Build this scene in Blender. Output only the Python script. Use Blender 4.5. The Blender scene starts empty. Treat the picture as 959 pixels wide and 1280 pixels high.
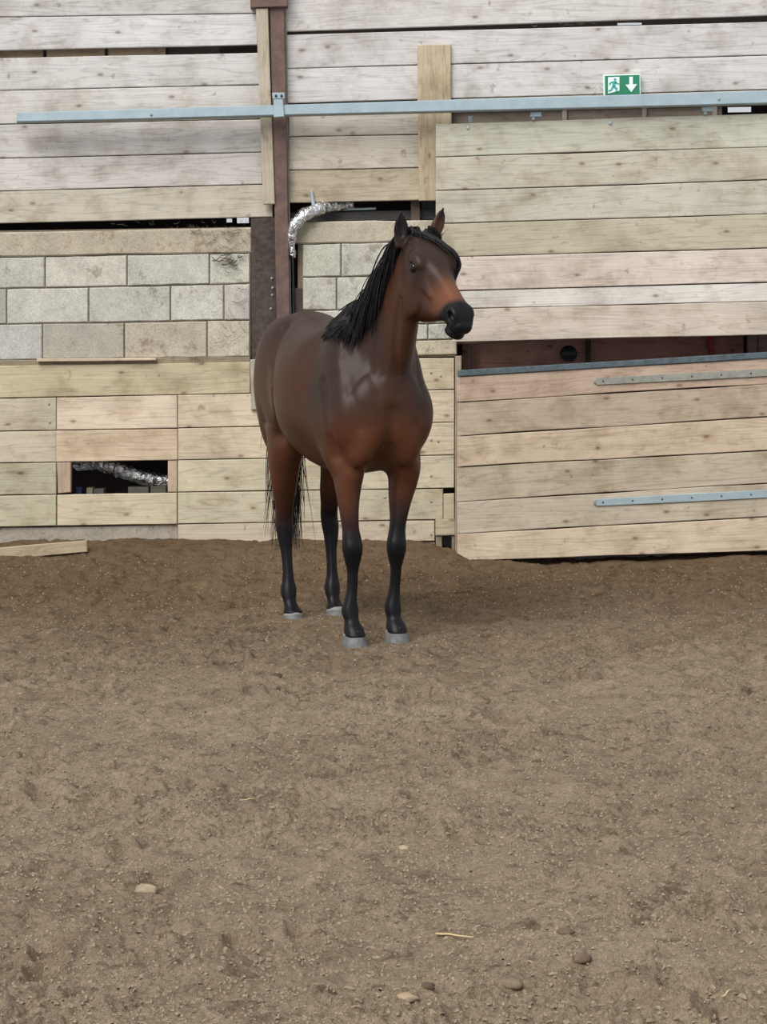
import bpy, bmesh, math, random
import numpy as np
from mathutils import Matrix, Vector

# ---------------------------------------------------------------- camera, sky, lights, exposure
SC = bpy.context.scene
COL = SC.collection
W, H, F = 959, 1280, 2850.0
CAM_Z, HORIZON, ROLL = 1.45, 419.0, math.radians(1.0)
_p = math.atan((640 - HORIZON) / F)
FW = np.array([0, math.cos(_p), -math.sin(_p)])
_r = np.array([1.0, 0, 0]); _u = np.cross(_r, FW)
RT = _r * math.cos(ROLL) - _u * math.sin(ROLL)
UP = _u * math.cos(ROLL) + _r * math.sin(ROLL)
CPOS = np.array([0, 0, CAM_Z])
cam = bpy.data.cameras.new('camera')
cam_ob = bpy.data.objects.new('camera', cam); COL.objects.link(cam_ob)
M = Matrix.Identity(4)
for i in range(3):
    M[i][0], M[i][1], M[i][2], M[i][3] = RT[i], UP[i], -FW[i], CPOS[i]
cam_ob.matrix_world = M
cam.sensor_fit = 'VERTICAL'; cam.sensor_height = 36.0; cam.lens = 36.0 * F / H
cam.clip_end = 200
SC.camera = cam_ob

world = bpy.data.worlds.new('overcast_daylight'); SC.world = world
world.use_nodes = True
bg = world.node_tree.nodes['Background']
bg.inputs['Color'].default_value = (0.93, 0.96, 1.0, 1)
bg.inputs['Strength'].default_value = 0.52

sun = bpy.data.lights.new('daylight_through_open_side', 'SUN')
sun.energy = 2.6; sun.angle = math.radians(42); sun.color = (1.0, 0.965, 0.92)
sun_ob = bpy.data.objects.new('daylight_through_open_side', sun); COL.objects.link(sun_ob)
sun_ob.rotation_euler = Vector((0.42, 0.74, -0.80)).to_track_quat('-Z', 'Y').to_euler()

SC.view_settings.view_transform = 'Standard'
SC.view_settings.look = 'None'
SC.view_settings.exposure = 0.33
SC.view_settings.gamma = 1.0
SC.view_settings.use_curve_mapping = False

# ---------------------------------------------------------------- helpers
rng = random.Random(7)
def ray(px, py): return FW + RT * ((px - 479.5) / F) + UP * ((640 - py) / F)
def on_wall(px, py, Y):                       # photograph pixel -> point of the vertical plane at depth Y
    d = ray(px, py); return CPOS + d * (Y / d[1])
def on_ground(px, py, z=0.0):
    d = ray(px, py); return CPOS + d * ((z - CAM_Z) / d[2])
def soft(c, k=.86):
    m = sum(c) / 3; return tuple(m + (v - m) * k for v in c)
def lin(c): return tuple(((v / 255) / 12.92 if v / 255 <= .04045 else ((v / 255 + .055) / 1.055) ** 2.4) for v in c)

def mesh_ob(name, verts, faces, mat, parent=None, smooth=False):
    me = bpy.data.meshes.new(name)
    me.from_pydata([tuple(map(float, v)) for v in verts], [], [tuple(map(int, f)) for f in faces])
    me.update()
    if smooth: me.polygons.foreach_set('use_smooth', [True] * len(me.polygons))
    o = bpy.data.objects.new(name, me); COL.objects.link(o)
    for m in (mat if isinstance(mat, (list, tuple)) else [mat]):
        if m: me.materials.append(m)
    if parent: o.parent = parent
    return o
def empty(name, loc, parent=None):
    o = bpy.data.objects.new(name, None); COL.objects.link(o); o.location = loc
    o.empty_display_size = .1
    return o
def tag(o, label=None, cat=None, group=None, kind=None):
    if label: o['label'] = label
    if cat: o['category'] = cat
    if group: o['group'] = group
    if kind: o['kind'] = kind
    return o
def bm_ob(name, bm, mat, parent=None, smooth=False):
    me = bpy.data.meshes.new(name); bm.to_mesh(me); bm.free()
    if smooth: me.polygons.foreach_set('use_smooth', [True] * len(me.polygons))
    o = bpy.data.objects.new(name, me); COL.objects.link(o)
    if mat: me.materials.append(mat)
    if parent: o.parent = parent
    return o
def place(o, loc, parent=None):
    """put o at a world location under an unrotated parent"""
    if parent is not None:
        o.parent = parent; o.location = Vector(loc) - parent.location
    else: o.location = loc
    return o

class NT:
    def __init__(s, name):
        s.m = bpy.data.materials.new(name); s.m.use_nodes = True
        s.t = s.m.node_tree; s.n = s.t.nodes
        s.b = s.n['Principled BSDF']
    def new(s, typ, **kw):
        n = s.n.new(typ)
        for k, v in kw.items():
            if hasattr(n, k): setattr(n, k, v)
            else: n.inputs[k.replace('_', ' ')].default_value = v
        return n
    def l(s, a, b): s.t.links.new(a, b)
    def coord(s, what='Object', scale=(1, 1, 1), shift=True):
        tc = s.new('ShaderNodeTexCoord'); mp = s.new('ShaderNodeMapping')
        s.l(tc.outputs[what], mp.inputs['Vector']); mp.inputs['Scale'].default_value = scale
        if shift:
            oi = s.new('ShaderNodeObjectInfo'); mu = s.new('ShaderNodeMath', operation='MULTIPLY')
            s.l(oi.outputs['Random'], mu.inputs[0]); mu.inputs[1].default_value = 37.0
            s.l(mu.outputs[0], mp.inputs['Location'])
        return mp.outputs[0]
    def noise(s, vec, scale, detail=4, rough=.55, dist=0):
        n = s.new('ShaderNodeTexNoise'); s.l(vec, n.inputs['Vector'])
        n.inputs['Scale'].default_value = scale; n.inputs['Detail'].default_value = detail
        n.inputs['Roughness'].default_value = rough; n.inputs['Distortion'].default_value = dist
        return n.outputs['Fac']
    def ramp(s, fac, stops, interp='LINEAR'):
        r = s.new('ShaderNodeValToRGB'); s.l(fac, r.inputs[0]); cr = r.color_ramp; cr.interpolation = interp
        while len(cr.elements) < len(stops): cr.elements.new(.5)
        for e, (p, c) in zip(cr.elements, stops):
            e.position = p; e.color = (*c, 1) if isinstance(c, tuple) else (c, c, c, 1)
        return r.outputs[0]
    def mix(s, a, b, fac=.5, mode='MIX'):
        n = s.new('ShaderNodeMix', data_type='RGBA', blend_type=mode)
        for v, i in ((fac, 0), (a, 6), (b, 7)):
            if isinstance(v, (int, float)): n.inputs[i].default_value = v
            elif isinstance(v, tuple): n.inputs[i].default_value = (*v, 1)
            else: s.l(v, n.inputs[i])
        return n.outputs[2]
    def bump(s, h, strength=.3, dist=.01):
        b = s.new('ShaderNodeBump'); b.inputs['Strength'].default_value = strength
        b.inputs['Distance'].default_value = dist; s.l(h, b.inputs['Height'])
        s.l(b.outputs[0], s.b.inputs['Normal'])
    def col(s, v):
        if isinstance(v, tuple): s.b.inputs['Base Color'].default_value = (*v, 1)
        else: s.l(v, s.b.inputs['Base Color'])
    def set(s, **kw):
        for k, v in kw.items(): s.b.inputs[k.replace('_', ' ')].default_value = v
        return s

# ---------------------------------------------------------------- materials
def wood_material():
    """planed, dusty softwood: tint from the object's colour, grain along its X axis, knots, dirt"""
    s = NT('weathered_plank'); v = s.coord('Object', (1, 1, 1))
    oi = s.new('ShaderNodeObjectInfo')
    vs = s.new('ShaderNodeVectorMath', operation='MULTIPLY'); s.l(v, vs.inputs[0]); vs.inputs[1].default_value = (.55, 3, 9)
    # growth rings cut lengthwise
    g1 = s.noise(vs.outputs[0], 1.6, 2, .5, .6)
    w = s.new('ShaderNodeMath', operation='MULTIPLY'); s.l(g1, w.inputs[0]); w.inputs[1].default_value = 55
    si = s.new('ShaderNodeMath', operation='SINE'); s.l(w.outputs[0], si.inputs[0])
    rings = s.ramp(si.outputs[0], [(0, 1.0), (.75, .96), (1, .72)])
    vf = s.new('ShaderNodeVectorMath', operation='MULTIPLY'); s.l(v, vf.inputs[0]); vf.inputs[1].default_value = (2.2, 40, 110)
    fine = s.ramp(s.noise(vf.outputs[0], 1.0, 3, .6), [(.3, .86), (.65, 1.03)])
    blot = s.ramp(s.noise(v, 2.6, 6, .68, .5), [(.3, (.76, .74, .71)), (.5, (.98, .97, .96)), (.7, (1.08, 1.08, 1.08))])
    # knots
    vk = s.new('ShaderNodeVectorMath', operation='MULTIPLY'); s.l(v, vk.inputs[0]); vk.inputs[1].default_value = (2.0, 0, 3.8)
    vo = s.new('ShaderNodeTexVoronoi', voronoi_dimensions='2D'); sk = s.new('ShaderNodeSeparateXYZ'); ck = s.new('ShaderNodeCombineXYZ'); s.l(vk.outputs[0], sk.inputs[0]); s.l(sk.outputs[0], ck.inputs[0]); s.l(sk.outputs[2], ck.inputs[1]); s.l(ck.outputs[0], vo.inputs['Vector']); vo.inputs['Scale'].default_value = 1.0
    knot = s.ramp(vo.outputs['Distance'], [(.022, (.30, .26, .22)), (.036, (.70, .65, .60)), (.06, (.92, .89, .86)), (.14, (1, 1, 1))])
    # dirt smears
    vd = s.new('ShaderNodeVectorMath', operation='MULTIPLY'); s.l(v, vd.inputs[0]); vd.inputs[1].default_value = (3.5, 4, 5)
    dirt = s.ramp(s.noise(vd.outputs[0], 1.5, 5, .65), [(.34, (.62, .55, .47)), (.50, (1, 1, 1))])
    c = s.mix(oi.outputs['Color'], rings, .72, 'MULTIPLY')
    c = s.mix(c, fine, .8, 'MULTIPLY'); c = s.mix(c, blot, 1.0, 'MULTIPLY')
    c = s.mix(c, knot, .75, 'MULTIPLY'); c = s.mix(c, dirt, .5, 'MULTIPLY')
    spots = s.ramp(s.noise(v, 13, 3, .6), [(.27, (.45, .38, .32)), (.34, (1, 1, 1))])
    c = s.mix(c, spots, .6, 'MULTIPLY')
    s.col(c); s.set(Roughness=.8, Specular_IOR_Level=.25)
    s.bump(fine, .25, .003)
    return s.m
MAT_WOOD = wood_material()
def block_material():
    s = NT('concrete_block'); v = s.coord('Object')
    oi = s.new('ShaderNodeObjectInfo')
    a = s.ramp(s.noise(v, 7, 6, .7), [(.32, .80), (.62, 1.06)])
    f = s.ramp(s.noise(v, 95, 3, .75), [(.32, .66), (.55, 1.04)])
    c = s.mix(oi.outputs['Color'], a, 1, 'MULTIPLY'); c = s.mix(c, f, .7, 'MULTIPLY')
    d = s.ramp(s.noise(v, 5.5, 7, .78, .2), [(.36, (.50, .43, .35)), (.45, (1, 1, 1))])
    c = s.mix(c, d, .75, 'MULTIPLY')
    s.col(c); s.set(Roughness=.95, Specular_IOR_Level=.1); s.bump(f, .6, .004)
    return s.m
MAT_BLOCK = block_material()
def plain(name, c, rough=.6, metal=0, var=.15, scale=18, tint=None, bump=0):
    s = NT(name); v = s.coord('Object')
    n = s.noise(v, scale, 5, .65)
    d = tuple(x * (1 - 1.6 * var) for x in c) if tint is None else tint
    cc = s.ramp(n, [(.32, d), (.62, c)])
    s.col(cc); s.set(Roughness=rough, Metallic=metal)
    if bump: s.bump(n, bump, .004)
    return s.m
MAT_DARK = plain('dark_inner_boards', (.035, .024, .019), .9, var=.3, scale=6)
MAT_STEEL = plain('rusty_brown_steel', lin((112, 88, 80)), .65, .1, .25, 14, bump=.2)
MAT_STEELDK = plain('dark_rusted_web', lin((84, 72, 66)), .8, .1, .35, 40, bump=.5)
MAT_GALV = plain('galvanised_steel', lin((172, 190, 198)), .42, .35, .10, 9)
MAT_PALEWOOD = MAT_WOOD
MAT_BLUE = plain('worn_blue_grey_paint', lin((88, 104, 112)), .55, .2, .25, 30, tint=lin((70, 78, 80)))
MAT_FLAT = plain('dull_zinc_strap', lin((158, 158, 148)), .5, .3, .18, 22)
MAT_BLACK = plain('black_plastic', (.010, .010, .011), .45)
MAT_RED = plain('red_cord', (.35, .02, .03), .7)
MAT_FOIL = None
def foil_material():
    s = NT('crumpled_foil'); v = s.coord('Object')
    s.col((.72, .73, .75)); s.set(Metallic=1, Roughness=.22)
    s.bump(s.noise(v, 34, 3, .6, .5), .9, .02)
    return s.m
MAT_FOIL = foil_material()
MAT_WEB = plain('dusty_cobweb', lin((96, 84, 72)), .95, var=.3)

# ---------------------------------------------------------------- the back wall
Y0 = 14.05
# outer boarding behind the planks, with a few missing bits where daylight leaks in
HOLES = [(910, 133, 940, 140.5), (772, 27.5, 803, 31.5), (283, 273, 290, 278), (296, 271, 311, 279), (378, 269, 391, 276)]
hb_ = []
for x0, y0, x1, y1 in HOLES:
    a = on_wall(x0, y1, Y0 + .42); b = on_wall(x1, y0, Y0 + .42); hb_.append((a[0], a[2], b[0], b[2]))
xs_ = sorted({-4.2, 4.2, *[v for h in hb_ for v in (h[0], h[2])]}); zs_ = sorted({-.1, 4.6, *[v for h in hb_ for v in (h[1], h[3])]})
V, Fc = [], []
for xa, xb in zip(xs_[:-1], xs_[1:]):
    for za, zb in zip(zs_[:-1], zs_[1:]):
        cx, cz = (xa + xb) / 2, (za + zb) / 2
        if any(h[0] < cx < h[2] and h[1] < cz < h[3] for h in hb_): continue
        for yy in (Y0 + .42, Y0 + .45):
            n0 = len(V); V += [(xa, yy, za), (xb, yy, za), (xb, yy, zb), (xa, yy, zb)]
            Fc.append((n0, n0 + 1, n0 + 2, n0 + 3))
n0 = len(V); V += [(-4.2, Y0 + .03, 4.6), (4.2, Y0 + .03, 4.6), (4.2, Y0 + .45, 4.6), (-4.2, Y0 + .45, 4.6)]; Fc.append((n0, n0 + 1, n0 + 2, n0 + 3))  # top and end sheets added to shut out light and keep the cavity dark
for xx in (-4.2, 4.2):
    n0 = len(V); V += [(xx, Y0 + .03, -.1), (xx, Y0 + .45, -.1), (xx, Y0 + .45, 4.6), (xx, Y0 + .03, 4.6)]; Fc.append((n0, n0 + 1, n0 + 2, n0 + 3))
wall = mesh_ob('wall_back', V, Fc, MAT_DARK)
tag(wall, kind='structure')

def line(a, b):
    (x0, y0), (x1, y1) = a, b
    return lambda x: y0 + (x - x0) * (y1 - y0) / (x1 - x0)

def board(name, q, off, thick, mat, parent, tint=None, cham=.004, seg=6, jit=.0012, vertical=False):
    """a sawn board: q = photograph corners TL, TR, BR, BL on the plane Y0 - off, thick metres deep behind it"""
    P = [on_wall(x, y, Y0 - off) for x, y in q]
    c = sum(P) / 4
    ex = (P[1] + P[2] - P[0] - P[3]); ex /= np.linalg.norm(ex)
    if vertical:
        ex = (P[0] + P[1] - P[2] - P[3]); ex /= np.linalg.norm(ex)
        P = [P[3], P[0], P[1], P[2]]
    ey = np.array([0., 1, 0]); ez = np.cross(ex, ey)
    L2 = [np.array([(p - c) @ ex, (p - c) @ ez]) for p in P]
    top = [L2[0] + (L2[1] - L2[0]) * i / seg for i in range(seg + 1)]
    bot = [L2[3] + (L2[2] - L2[3]) * i / seg for i in range(seg + 1)]
    V = []; Fc = []
    for i in range(seg + 1):
        t = top[i].copy(); b = bot[i].copy()
        j1, j2, jy = rng.uniform(-jit, jit), rng.uniform(-jit, jit), rng.uniform(-jit, jit)
        t[1] += j1; b[1] += j2
        inx = cham if i == 0 else (-cham if i == seg else 0)
        V += [(t[0], thick, t[1]), (t[0], cham, t[1]), (t[0] + inx, jy, t[1] - cham),
              (b[0] + inx, jy, b[1] + cham), (b[0], cham, b[1]), (b[0], thick, b[1])]
    for i in range(seg):
        a = i * 6; d = a + 6
        for k in range(5): Fc.append((a + k, a + k + 1, d + k + 1, d + k))
    e = seg * 6
    Fc += [(0, 5, 4, 1), (1, 4, 3, 2), (e, e + 1, e + 4, e + 5), (e + 1, e + 2, e + 3, e + 4)]
    o = mesh_ob(name, V, Fc, mat)
    m = Matrix.Identity(4)
    for i in range(3): m[i][0], m[i][1], m[i][2], m[i][3] = ex[i], ey[i], ez[i], c[i]
    if parent is not None:
        o.parent = parent; m = Matrix.Translation(-parent.location) @ m
    o.matrix_local = m
    if tint is not None: o.color = (*lin(soft(tint)), 1)
    return o

def row(name, top, bot, x0, x1, off, tint, gap=.5, parent=wall, thick=.026, mat=None, **kw):
    return board(name, [(x0, top(x0) + gap), (x1, top(x1) + gap), (x1, bot(x1) - gap), (x0, bot(x0) - gap)],
                 off, thick, mat or MAT_WOOD, parent, tint, **kw)
def vary(t, a=7): 
    k = rng.uniform(-a, a); return tuple(min(252, max(0, v + k + rng.uniform(-2, 2))) for v in t)

XL, XR = -240, 1200
GREYW = (207, 204, 203); CREAM = (206, 196, 178); LOWC = (206, 194, 168); GREEN = (188, 184, 156); PINK = (214, 200, 188)
DOORC = (192, 184, 164); GATEC = (192, 170, 146)
# upper left planks
ul = [line((0, -65), (320, -70)), line((0, -22), (320, -27)), line((0, 21.4), (319, 17)), line((0, 63.5), (321, 56.5))]
for a, b in zip(ul[:-1], ul[1:]): row('plank', a, b, XL, 322, 0, vary(GREYW))
ul = [line((0, 72), (322, 65.7)), line((0, 113.3), (323, 106)), line((0, 155.4), (325, 148.6)), line((0, 198), (326, 190.3)),
      line((0, 239), (327, 230.5)), line((0, 279.5), (342, 271.5))]
tt = [GREYW, (210, 206, 199), (200, 196, 191), (204, 199, 190), (196, 187, 170)]
for a, b, t in zip(ul[:-1], ul[1:], tt): row('plank', a, b, XL, 328 if t != tt[-1] else 341, 0, vary(t, 4))
# short ends of the framing seen through the open joint
for x0, x1 in ((-60, 54), (58, 131), (135, 207)):
    board('batten', [(x0, 54), (x1, 54), (x1, 80), (x0, 80)], -.05, .03, MAT_WOOD, wall, (150, 130, 104))
board('batten', [(210, 54), (275, 54), (275, 80), (210, 80)], -.12, .03, MAT_WOOD, wall, (118, 104, 90))
# upper right planks
top_b = line((356, 40), (959, 19.5))
row('plank', lambda x: top_b(x) - 84, lambda x: top_b(x) - 42.5, 355, XR, 0, vary(GREYW, 4))
row('plank', lambda x: top_b(x) - 42, top_b, 355, XR, 0, vary(GREYW, 4))
r1, r2, r3 = line((356, 43), (959, 27)), line((358, 86), (959, 69)), line((360, 129.5), (959, 112))
row('plank', r1, r2, 357, XR, 0, (206, 203, 202)); row('plank', r2, r3, 358, XR, 0, (209, 206, 205))
row('plank', r3, line((360, 140), (959, 124)), 530, XR, .0, (196, 186, 170))
for a, b, t in ((line((360, 130), (523, 126.5)), line((362, 171), (521, 168)), (198, 190, 178)),
                (line((362, 171), (521, 168)), line((362, 213), (523, 209.5)), (204, 195, 180)),
                (line((362, 213), (523, 209.5)), line((362, 254), (523, 250.7)), (188, 175, 150))):
    row('plank', a, b, 361, 548, 0, t)
board('plank', [(521.5, 56), (563.5, 55.3), (566, 250.5), (524, 251)], .028, .026, MAT_WOOD, wall, (194, 176, 146), vertical=True)
# what hangs behind the open joint under the rail: a dark sill beam and studs
board('beam', [(560, 141), (903, 133), (903, 160), (560, 160)], -.06, .06, MAT_WOOD, wall, (128, 116, 104))
for x in (706, 806, 894): board('stud', [(x - 3, 130), (x + 3, 130), (x + 3, 160), (x - 3, 160)], -.04, .05, MAT_WOOD, wall, (150, 140, 130), seg=1, vertical=True)
# open strip above the block work
board('beam', [(362, 266), (548, 262), (548, 274), (362, 278)], -.12, .05, MAT_WOOD, wall, (86, 84, 84))
board('pale_rail', [(372, 262.5), (470, 259), (470, 262), (372, 265.5)], -.12, .02, MAT_GALV, wall)
board('stud', [(514, 248), (525, 248), (525, 276), (514, 276)], -.06, .06, MAT_WOOD, wall, (92, 78, 68), vertical=True)
board('pale_rail', [(527, 252), (545, 250), (545, 274), (527, 275)], -.17, .02, MAT_BLUE, wall)

# block work, left of the column
b0, b1, b2, b3, b4 = (line((0, 290), (315, 283.5)), line((0, 321.5), (315, 316)), line((0, 361), (315, 354.5)),
                      line((0, 405.5), (315, 400)), line((0, 450.5), (315, 446.5)))
def blocks(top, bot, xs, tints, off=0):
    for (xa, xb), t in zip(zip(xs[:-1], xs[1:]), tints):
        row('concrete_block', top, bot, xa + .7, xb - .7, off + rng.uniform(-.003, .003), t, gap=.8, thick=.16, mat=MAT_BLOCK, cham=.006, seg=5, jit=.0022)
row('lintel', b0, b1, XL, 314, .004, (186, 174, 152), thick=.16, mat=MAT_BLOCK, cham=.008, seg=10, jit=.004)
CB = (196, 194, 181)
blocks(b1, b2, [XL, -149, -46, 56.5, 159, 262, 313], [vary(CB, 5) for _ in range(6)])
blocks(b2, b3, [XL, -197, -94, 8.3, 111, 213.3, 280, 313], [(170, 168, 160) if i == 2 else vary(CB, 6) for i in range(7)])
blocks(b3, b4, [XL, -152, -50, 53, 155.6, 259, 313], [vary(CB, 5), vary(CB, 5), (190, 188, 180), (176, 172, 158), (190, 180, 160), vary((194, 184, 164), 4)])
# mortar bed just behind the faces
board('mortar', [(XL, 292), (314, 284), (314, 446), (XL, 453)], -.012, .14, plain('grey_mortar', lin((120, 108, 92)), .95, bump=.4), wall, seg=1)
board('ledge', [(XL, 452.5), (313, 445.5), (313, 456), (XL, 463)], .012, .16, MAT_BLOCK, wall, (150, 136, 112), seg=8, jit=.004)
# block work, right of the column (runs on behind the horse)
m0, m1, m2, m3, m4 = (line((362, 277.5), (560, 273.5)), line((362, 305.5), (560, 301)), line((362, 347), (560, 343.5)),
                      line((362, 388.5), (560, 385)), line((362, 429), (572, 424)))
row('lintel', m0, m1, 367, 566, .004, (192, 182, 160), thick=.16, mat=MAT_BLOCK, cham=.008, seg=8, jit=.004)
blocks(m1, m2, [378, 426.5, 529, 572], [vary(CB, 4) for _ in range(3)])
blocks(m2, m3, [378, 421, 480, 572], [vary(CB, 4) for _ in range(3)])
blocks(m3, line((362, 408), (572, 404)), [378, 430, 532, 572], [vary(CB, 4) for _ in range(3)])
blocks(line((362, 408), (572, 404)), m4, [378, 440, 535, 572], [vary(CB, 4) for _ in range(3)])
board('mortar', [(372, 279), (570, 275), (570, 446), (372, 446)], -.012, .14, bpy.data.materials['grey_mortar'], wall, seg=1)
blocks(m4, line((362, 449), (572, 443.5)), [364, 470, 572], [(196, 184, 158), (200, 188, 162)])

# lower planks
A0, A1, A2, A3, A4, A5 = (line((0, 457), (313, 452)), line((0, 498), (222, 493.5)), line((0, 539.2), (222, 535.5)),
                          line((0, 579), (222, 575.5)), line((0, 619.3), (222, 615.5)), line((0, 659), (222, 655.3)))
row('plank', A0, A1, XL, 313, .02, (198, 184, 152))
for a, b, t in zip((A1, A2, A3, A4), (A2, A3, A4, A5), ((198, 187, 162), (202, 190, 166), GREEN, (192, 186, 158))):
    row('plank', a, b, XL, 70.3, .02, t)
row('plank', A1, A2, 71, 221.5, .02, (220, 200, 176)); row('plank', A2, A3, 70.3, 222, .024, (214, 192, 164))
row('plank', A4, A5, 71.5, 221.2, .02, (208, 195, 166))
board('jamb', [(71, 577.5), (88.6, 577), (88.6, 615.5), (72, 617)], .018, .05, MAT_WOOD, wall, (200, 174, 148), seg=2, vertical=True)
board('jamb', [(210, 575.5), (221.4, 575.3), (221.4, 615), (210, 615.2)], .018, .05, MAT_WOOD, wall, (196, 172, 146), seg=2, vertical=True)
R0, R1, R2, R3, R4, R5, R6 = (line((222, 450), (568, 446.8)), line((222, 493.5), (568, 487)), line((222, 535.2), (568, 528)), line((222, 575.2), (568, 569)),
                              line((222, 615.4), (568, 610.4)), line((222, 655.2), (568, 649.5)), line((222, 684), (568, 676)))
row('plank', R0, R1, 326, 568, .02, (202, 188, 158))
for a, b, t in ((R1, R2, (218, 200, 174)), (R2, R3, (214, 198, 170)), (R3, R4, (206, 196, 168))):
    row('plank', a, b, 222.4, 568, .02, t)
row('plank', R4, R5, 222.4, 554, .02, (198, 189, 162)); row('plank', R5, R6, 222.4, 543.5, .016, (200, 186, 162))
row('plank', lambda x: R4(x) + 6, R5, 554.6, 568, .018, (196, 182, 152), seg=1)
board('plank', [(544.5, 649.5), (569, 649), (569, 669), (544.5, 669.5)], .03, .03, MAT_WOOD, wall, (190, 176, 148), seg=2)
for x0, x1 in ((545, 552.5), (565, 569)):
    board('stud', [(x0, 669), (x1, 669), (x1, 700), (x0, 700)], .015, .03, MAT_WOOD, wall, (150, 136, 112), seg=2, vertical=True)
board('batten', [(312.5, 449.5), (320, 449), (325.5, 512), (314, 512.5)], .045, .022, MAT_WOOD, wall, (176, 168, 154), vertical=True)
board('batten', [(569, 445), (577, 444.5), (577, 700), (569, 700)], .04, .05, MAT_WOOD, wall, (170, 154, 130), vertical=True)
def dome(name, x, y, off, r, mat, parent, sq=.5):
    p = on_wall(x, y, Y0 - off) - np.array(parent.location); bm = bmesh.new()
    bmesh.ops.create_uvsphere(bm, u_segments=8, v_segments=5, radius=r, matrix=Matrix.Translation(p) @ Matrix.Diagonal((1, sq, 1, 1)))
    return bm_ob(name, bm, mat, parent)
for x, y in ((539, 466), (539, 509), (539, 550), (539, 595), (539, 627), (551, 470), (548, 552), (481, 622), (539, 668), (61, 505), (62, 528)):
    dome('bolt', x, y, .022, .0075, MAT_FLAT, wall, .4)
# kerb under the planks, caked with sand
row('kerb', A5, lambda x: A5(x) + 30, XL, 222, .0, (170, 162, 148), thick=.2, mat=MAT_BLOCK, seg=8, jit=.004)
row('kerb', R6, lambda x: R6(x) + 25, 222, 544, .0, (180, 164, 140), thick=.2, mat=MAT_BLOCK, seg=8, jit=.004)
# thin strip lying on top of the plank cladding
tag(board('wooden_lath', [(46, 448.3), (195, 447.3), (195, 451), (46, 452.3)], .05, .05, MAT_WOOD, None, (218, 200, 172)),
    'thin pale wooden lath lying on the ledge under the concrete blocks', 'lath')

# the steel column
col_bot = on_wall(340, 690, Y0)
post = empty('steel_column', (col_bot[0], Y0, .1)); tag(post, 'brown rusty steel column with wide flange rising behind the horse', 'column')
board('web', [(313.5, 273), (345, 271.5), (348, 700), (316, 700)], -.0, .10, MAT_STEELDK, post, vertical=True)
board('flange', [(337.3, 8), (355.5, 8), (362.8, 400), (346, 400)], .06, .02, MAT_STEEL, post, vertical=True)
board('flange', [(346, 400), (362.8, 400), (367, 700), (350, 700)], .06, .02, MAT_STEEL, post, vertical=True)
board('edge_strip', [(355.9, 10), (358, 10), (364.5, 400), (363, 400)], .02, .02, MAT_FLAT, post, vertical=True, cham=.001)
board('edge_strip', [(367, 360), (378, 360), (379, 450), (367.5, 450)], .0, .06, MAT_STEELDK, post, vertical=True, cham=.002)
board('cross_beam', [(312, -60), (357, -60), (359.5, 8), (313, 9.5)], .09, .1, MAT_STEEL, post, seg=3)
bm = bmesh.new()
for (x, y) in ((340, 348), (341, 360), (340.5, 369), (339, 386), (351, 233), (352, 322), (353, 326)):
    p = on_wall(x, y, Y0 + .0) - np.array(post.location)
    bmesh.ops.create_uvsphere(bm, u_segments=6, v_segments=4, radius=.010, matrix=Matrix.Translation(p))
bm_ob('bolt_heads', bm, MAT_FLAT, post)['kind'] = 'stuff'
tag(board('wooden_batten', [(320, 10.5), (335, 10), (343.5, 255), (329, 255.5)], .075, .03, MAT_WOOD, None, (186, 174, 154), vertical=True),
    'upright pale wooden batten fixed beside the steel column', 'batten')

# the galvanised rail of the sliding door
rail_c = on_wall(480, 134, Y0 - .2)
rail = empty('sliding_rail', tuple(rail_c)); tag(rail, 'long galvanised steel rail across the wall above the sliding door', 'rail')
rt, rb_ = line((20.6, 140.6), (959, 113)), line((20.6, 152.6), (959, 129.3))
board('channel', [(20.6, rt(20.6)), (XR, rt(XR)), (XR, rb_(XR)), (20.6, rb_(20.6))], .20, .055, MAT_GALV, rail, cham=.006, seg=10)
board('lower_lip', [(20.6, rb_(20.6)), (XR, rb_(XR)), (XR, rb_(XR) + 1.5), (20.6, rb_(20.6) + 1.3)], .185, .04, MAT_FLAT, rail, cham=.001)
for x, y, w in ((189, 143.5, 2.2), (899, 124, 3)):
    p = on_wall(x, y, Y0 - .203) - rail_c; bm = bmesh.new()
    bmesh.ops.create_uvsphere(bm, u_segments=8, v_segments=5, radius=.009, matrix=Matrix.Translation(p) @ Matrix.Diagonal((1, .5, 1, 1)))
    bm_ob('bolt', bm, MAT_FLAT, rail)
br = board('bracket', [(340, 116), (356, 115.5), (356, 123.5), (341, 124)], .215, .02, MAT_GALV, rail, seg=1); br['label'] = 'small bright steel clamp plate on the column'
board('bracket_strap', [(342, 124), (354, 124), (355.5, 146), (342.5, 147)], .215, .012, MAT_GALV, rail, seg=2, vertical=True)
for x in (345, 352):
    p = on_wall(x, 119.8, Y0 - .218) - rail_c; bm = bmesh.new()
    bmesh.ops.create_uvsphere(bm, u_segments=6, v_segments=4, radius=.009, matrix=Matrix.Translation(p) @ Matrix.Diagonal((1, .5, 1, 1)))
    bm_ob('bolt', bm, MAT_BLACK, rail)

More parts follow.
